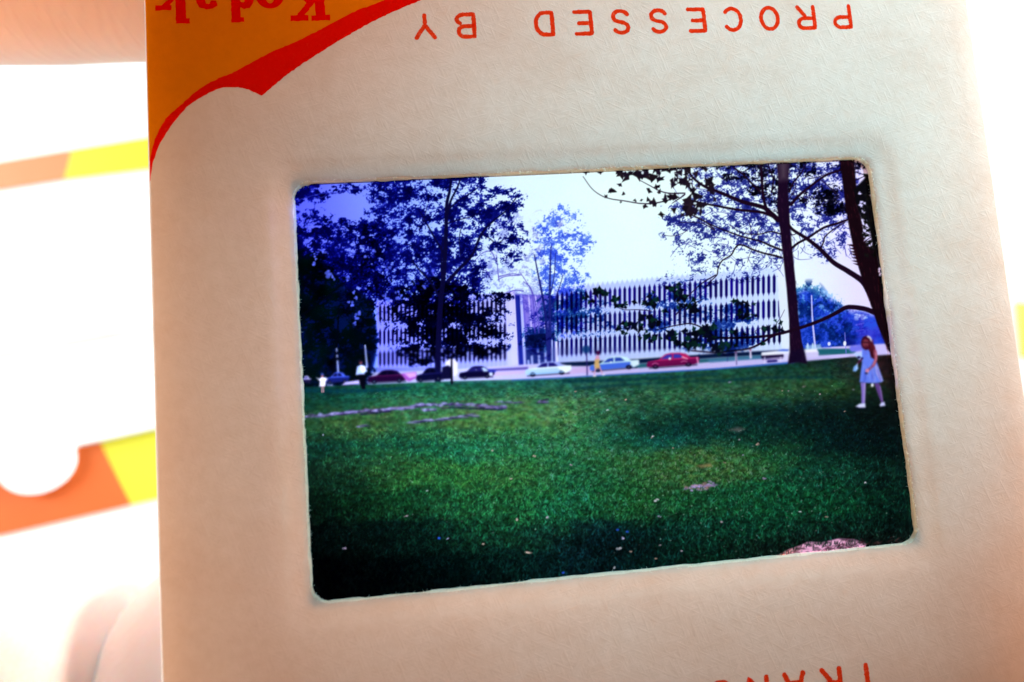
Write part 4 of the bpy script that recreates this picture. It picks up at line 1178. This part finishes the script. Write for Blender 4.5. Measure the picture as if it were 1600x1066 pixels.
def strokes(name, polylines, w, place, mat, parent, z, seed, wob=.012):
    """a letter drawn with a round pen; all its strokes union in one outline-free mesh of quads and caps"""
    r = np.random.default_rng(seed)
    verts, faces = [], []
    lay = 0
    for pl in polylines:
        pts = [np.array(place(*p)) for p in pl]
        fine = [pts[0]]
        for a, b in zip(pts[:-1], pts[1:]):
            m = max(1, int(np.linalg.norm(b - a) / .07))
            fine += [a + (b - a) * q / m for q in range(1, m + 1)]
        n = len(fine)
        lft, rgt = [], []
        for k in range(n):
            t = fine[min(n - 1, k + 1)] - fine[max(0, k - 1)]
            t = t / (np.linalg.norm(t) + 1e-9)
            nn = np.array((-t[1], t[0]))
            lft.append(fine[k] + nn * (w / 2 + r.normal() * wob)); rgt.append(fine[k] - nn * (w / 2 + r.normal() * wob))
        def cap(c, d):
            a0 = math.atan2(d[1], d[0])
            return [c + w / 2 * np.array((math.cos(a0 + q), math.sin(a0 + q))) for q in (-1.0, -.4, .4, 1.0)]
        closed = np.linalg.norm(fine[0] - fine[-1]) < 1e-6
        b0 = len(verts)
        zz = z + lay * .0  # strokes of one letter abut, they never overlap (see LETTERS)
        verts += [(p[0], p[1], zz) for p in lft] + [(p[0], p[1], zz) for p in rgt]
        for k in range(n - 1):
            faces.append((b0 + k, b0 + k + 1, b0 + n + k + 1, b0 + n + k))
        if not closed:
            for c, d, ia, ib in ((fine[-1], fine[-1] - fine[-2], n - 1, 2 * n - 1), (fine[0], fine[0] - fine[1], n, 0)):
                cc = cap(c, d)
                s = len(verts)
                verts += [(p[0], p[1], zz) for p in cc]
                faces.append((b0 + ib, s, s + 1, s + 2, s + 3, b0 + ia))
    return mesh_obj(name, verts, faces, mat, parent)


def arc(cx, cy, rx, ry, a0, a1, n=14):
    return [(cx + rx * math.cos(math.radians(a)), cy + ry * math.sin(math.radians(a))) for a in np.linspace(a0, a1, n)]


# letters on a unit box (u right, v up); where strokes meet, the second one starts a pen's width off
G = .13
LETTERS = {
    'P': [[(0, 0), (0, 1), (.5, 1)] + arc(.55, .76, .3, .24, 90, -90) + [(.13, .52)]],
    'R': [[(0, 0), (0, 1), (.55, 1)] + arc(.6, .77, .26, .23, 90, -90) + [(.13, .54)], [(.5, .42), (.86, 0)]],
    'O': [arc(.45, .5, .45, .5, 90, 450, 30)],
    'C': [arc(.48, .5, .46, .5, 42, 318, 24)],
    'E': [[(.78, 1), (0, 1), (0, 0), (.82, 0)], [(.14, .52), (.62, .52)]],
    'S': [arc(.43, .76, .36, .24, 25, 180, 10) + arc(.43, .76, .36, .24, 195, 262, 5) + arc(.43, .25, .38, .25, 78, -180 + 20, 14)],
    'D': [[(.0, .5), (0, 1), (.4, 1)] + arc(.4, .5, .44, .5, 90, -90, 18) + [(0, 0), (0, .5)]],
    'B': [[(0, .5), (0, 1), (.5, 1)] + arc(.52, .77, .26, .23, 90, -90) + [(.14, .53)], [(.14, .4), (.14, .4)], [(0, .48), (0, 0), (.5, 0)] + arc(.54, .22, .3, .2, -90, 60)],
    'Y': [[(0, 1), (.45, .45), (.9, 1)], [(.45, .33), (.45, 0)]],
    'T': [[(0, 1), (.9, 1)], [(.45, .88), (.45, 0)]],
    'A': [[(0, 0), (.45, 1), (.9, 0)], [(.28, .36), (.62, .36)]],
    'N': [[(0, 0), (0, 1), (.85, 0), (.85, 1)]],
}
LETTERS['B'] = [LETTERS['B'][0], LETTERS['B'][2]]


def printed_line(text, x_first, pitch, base, h, wpen, seed):
    """a line printed upside down on this face: first letter at the right, tops pointing down"""
    for k, ch in enumerate(text):
        if ch == ' ':
            continue
        cx = x_first - k * pitch
        ww = h * .86
        strokes('letter', LETTERS[ch], wpen, lambda u, v, cx=cx, ww=ww: (cx + (.45 - u) * ww, base - v * h), INK_LETTER, slide, INKZ, seed + k)['label'] = 'orange-red printed letter ' + ch


printed_line('PROCESSED BY', 16.27, 2.312, 20.98, 1.36, .25, 40)
printed_line('TRANSPARENCY', 12.85, 2.10, -17.68, 1.36, .275, 80)

# the maker's name in bold slab letters, upside down on the yellow corner
H = 2.4
SLAB = {  # outlines (u, v): list of polygons that do not overlap
    'K': (0.0, [[(0, 0), (1.05, 0), (1.05, .34), (.82, .34), (.82, .95), (1.32, .36), (1.15, .34), (1.15, 0), (2.4, 0), (2.4, .34), (2.1, .36), (1.3, 1.32), (1.85, 2.04), (2.2, 2.06), (2.2, 2.4), (1.2, 2.4),
                 (1.2, 2.06), (1.42, 2.04), (.82, 1.34), (.82, 2.06), (1.05, 2.06), (1.05, 2.4), (0, 2.4), (0, 2.06), (.25, 2.06), (.25, .34), (0, .34)]]),
    'd': (4.15, [[(1.5, 0), (1.5, .3), (1.32, .32), (1.32, 2.4), (.62, 2.4), (.62, 2.1), (.8, 2.08), (.8, 1.5), (.6, 1.62), (.3, 1.58), (.08, 1.3), (0, .85), (.06, .4), (.28, .08), (.55, 0), (.8, .1), (.82, .3), (.62, .36), (.55, .55),
                  (.52, .85), (.58, 1.18), (.74, 1.22), (.8, 1.1), (.8, .3), (.86, .02)]]),
    'a': (6.1, [[(1.45, 0), (1.45, .28), (1.28, .3), (1.26, 1.1), (1.12, 1.45), (.75, 1.6), (.35, 1.55), (.1, 1.36), (.14, 1.08), (.45, 1.06), (.56, 1.24), (.72, 1.2), (.78, .98), (.3, .86), (.06, .6), (.08, .22), (.3, .02), (.58, .04), (.78, .2), (.86, .02)]]),
    'k': (7.72, [[(0, 0), (.95, 0), (.95, .3), (.76, .32), (.76, .6), (1.1, .3), (1.0, .28), (1.0, 0), (1.95, 0), (1.95, .3), (1.72, .34), (1.18, .96), (1.5, 1.28), (1.85, 1.3), (1.85, 1.6), (.98, 1.6), (.98, 1.32), (1.08, 1.28), (.76, .94),
                  (.76, 2.4), (0, 2.4), (0, 2.1), (.2, 2.08), (.2, .32), (0, .3)]]),
}
X0, YB = -14.52, 23.2
for ch, (u0, polys) in SLAB.items():
    for pl in polys:
        pts = rough([(X0 - u0 - u, YB - v) for u, v in pl], .014, .12, ord(ch) + int(u0))
        sheet('letter', pts, INKZ + .004, INK_RED, slide)['label'] = 'red slab-serif letter ' + ch
ro, ri = arc(0, 0, .80, .82, 0, 360, 33)[:-1], arc(0, 0, .26, .5, 0, 360, 33)[:-1]
vv = [(X0 - 3.3 - x, YB - .8 - y, INKZ + .004) for x, y in ro + ri]
mesh_obj('letter', vv, [(k, (k + 1) % 32, 32 + (k + 1) % 32, 32 + k) for k in range(32)], INK_RED, slide)['label'] = 'red slab-serif letter o'

# ---- the film, cut into the things pictured on it
paint_picture()
SHEET = np.array(((1064.994211, -4.293132, 34886.920655), (-20.078409, -946.497796, 20950.951476), (0.0884703249, 0.0884769314, 36.6750621)))
STEP = .034
nx, ny = int(34.5 / STEP), int(23.2 / STEP)
gx = np.linspace(-17.25, 17.25, nx + 1)
gy = np.linspace(-11.6, 11.6, ny + 1)
GX, GY = np.meshgrid(gx, gy)


def draft(x, y):
    q = SHEET @ np.stack([x.ravel(), y.ravel(), np.ones(x.size)])
    return (q[0] / q[2] - DX0) * SS, (q[1] / q[2] - DY0) * SS


px, py = draft(GX, GY)
px = np.clip(px, 0, CW - 1.01); py = np.clip(py, 0, CH - 1.01)
ix, iy = px.astype(int), py.astype(int)
fx, fy = (px - ix)[:, None], (py - iy)[:, None]
srgb = img[iy, ix] * (1 - fx) * (1 - fy) + img[iy, ix + 1] * fx * (1 - fy) + img[iy + 1, ix] * (1 - fx) * fy + img[iy + 1, ix + 1] * fx * fy
lin = np.where(srgb <= .04045, srgb / 12.92, ((srgb + .055) / 1.055) ** 2.4)
DYE = np.concatenate([np.clip(lin / 1.02, 0, 1), np.ones((len(lin), 1))], 1).astype(np.float32)
cx, cy = draft((GX[:-1, :-1] + GX[1:, 1:]) / 2, (GY[:-1, :-1] + GY[1:, 1:]) / 2)
cell = ids[np.clip(cy.astype(int), 0, CH - 1), np.clip(cx.astype(int), 0, CW - 1)].reshape(ny, nx)
film = tag(empty('film'), 'dyed film picture of a lawn, trees, cars and a white building', None)
film.parent = slide
XY = np.stack([GX.ravel(), GY.ravel(), np.zeros(GX.size)], 1).astype(np.float32) * MM
for k, nm in enumerate(PICT):
    r_, c_ = np.nonzero(cell == k)
    if len(r_) < 12:
        continue
    a = r_ * (nx + 1) + c_
    q = np.stack([a, a + 1, a + nx + 2, a + nx + 1], 1)
    used, inv = np.unique(q.ravel(), return_inverse=True)
    me = bpy.data.meshes.new(nm)
    me.vertices.add(len(used)); me.vertices.foreach_set('co', XY[used].ravel())
    me.loops.add(len(inv)); me.loops.foreach_set('vertex_index', inv.astype(np.int32))
    me.polygons.add(len(q)); me.polygons.foreach_set('loop_start', np.arange(0, len(inv), 4, dtype=np.int32))
    me.update(calc_edges=True)
    ca = me.color_attributes.new('dye', 'FLOAT_COLOR', 'POINT')
    ca.data.foreach_set('color', DYE[used].ravel())
    me.materials.append(FILM)
    o = bpy.data.objects.new(nm, me)
    col.objects.link(o)
    o.parent = film
    if PICT_LABEL[k]:
        o['label'] = PICT_LABEL[k]

# ============================================================ the hand behind the slide
HJ = {  # joint: (x, y, z, radius, parent) in mm, slide frame
    'palm': (-84, -84, -58, 27, None), 'wrist': (-104, -126, -68, 24, 'palm'), 'forearm': (-134, -186, -82, 29, 'wrist'),
    'k_index': (-90, -26, -40, 13.5, 'palm'), 'k_middle': (-76, -42, -46, 12.5, 'palm'), 'k_ring': (-61, -58, -50, 12, 'palm'), 'k_small': (-48, -72, -54, 11, 'palm'),
    'i1': (-87, 2, -30, 10.6, 'k_index'), 'i2': (-80, 22, -23, 10.4, 'i1'), 'i2b': (-68, 31, -16.5, 9.4, 'i2'), 'i3': (-51, 35.3, -11.2, 9.1, 'i2b'), 'i4': (-37.5, 34.2, -10.2, 9.3, 'i3'),
    'i5': (-33.0, 33.9, -9.9, 8.75, 'i4'), 'i6': (-22, 33.5, -9.8, 8.9, 'i5'), 'i7': (-12, 32.8, -9.0, 6.6, 'i6'),
    'm1': (-62, -31, -35, 9.8, 'k_middle'), 'm2': (-50.5, -22.0, -27, 9.6, 'm1'), 'm3': (-48, -25, -40, 9.0, 'm2'), 'm4': (-54, -36, -54, 8.2, 'm3'), 'm5': (-62, -46, -58, 6.6, 'm4'),
    'r1': (-47, -40, -40, 9.6, 'k_ring'), 'r2': (-34.0, -21.0, -31, 9.6, 'r1'), 'r3': (-32.5, -23.5, -44, 8.6, 'r2'), 'r4': (-39, -39, -56, 7.8, 'r3'), 'r5': (-46, -50, -59, 6.2, 'r4'),
    's1': (-34, -58, -46, 8.6, 'k_small'), 's2': (-22, -45, -40, 8.2, 's1'), 's3': (-21, -46, -52, 7.4, 's2'), 's4': (-29, -56, -60, 6.0, 's3'),
    't0': (-92, -82, -36, 17, 'palm'), 't1': (-74, -64, -8, 13, 't0'), 't2': (-50, -46, 8.5, 10.6, 't1'), 't3': (-34, -35.5, 10.6, 10.2, 't2'), 't4': (-20, -28.5, 8.2, 7.2, 't3'),
}
names = list(HJ)
idx = {n: k for k, n in enumerate(names)}
me = bpy.data.meshes.new('hand')
me.from_pydata([tuple(W(*HJ[n][:3])) for n in names], [(idx[HJ[n][4]], idx[n]) for n in names if HJ[n][4]], [])
hand = bpy.data.objects.new('hand', me)
col.objects.link(hand)
me.materials.append(SKIN)
sk = hand.modifiers.new('skin', 'SKIN')
sk.use_smooth_shade = True
for n in names:
    d = me.skin_vertices[0].data[idx[n]]
    d.radius = (HJ[n][3] * MM, HJ[n][3] * MM)
    d.use_root = n == 'palm'
ss = hand.modifiers.new('smooth', 'SUBSURF')
ss.levels = ss.render_levels = 3
tag(hand, 'hand holding the slide from behind, its fingers showing past the yellow-cornered side', 'hand')
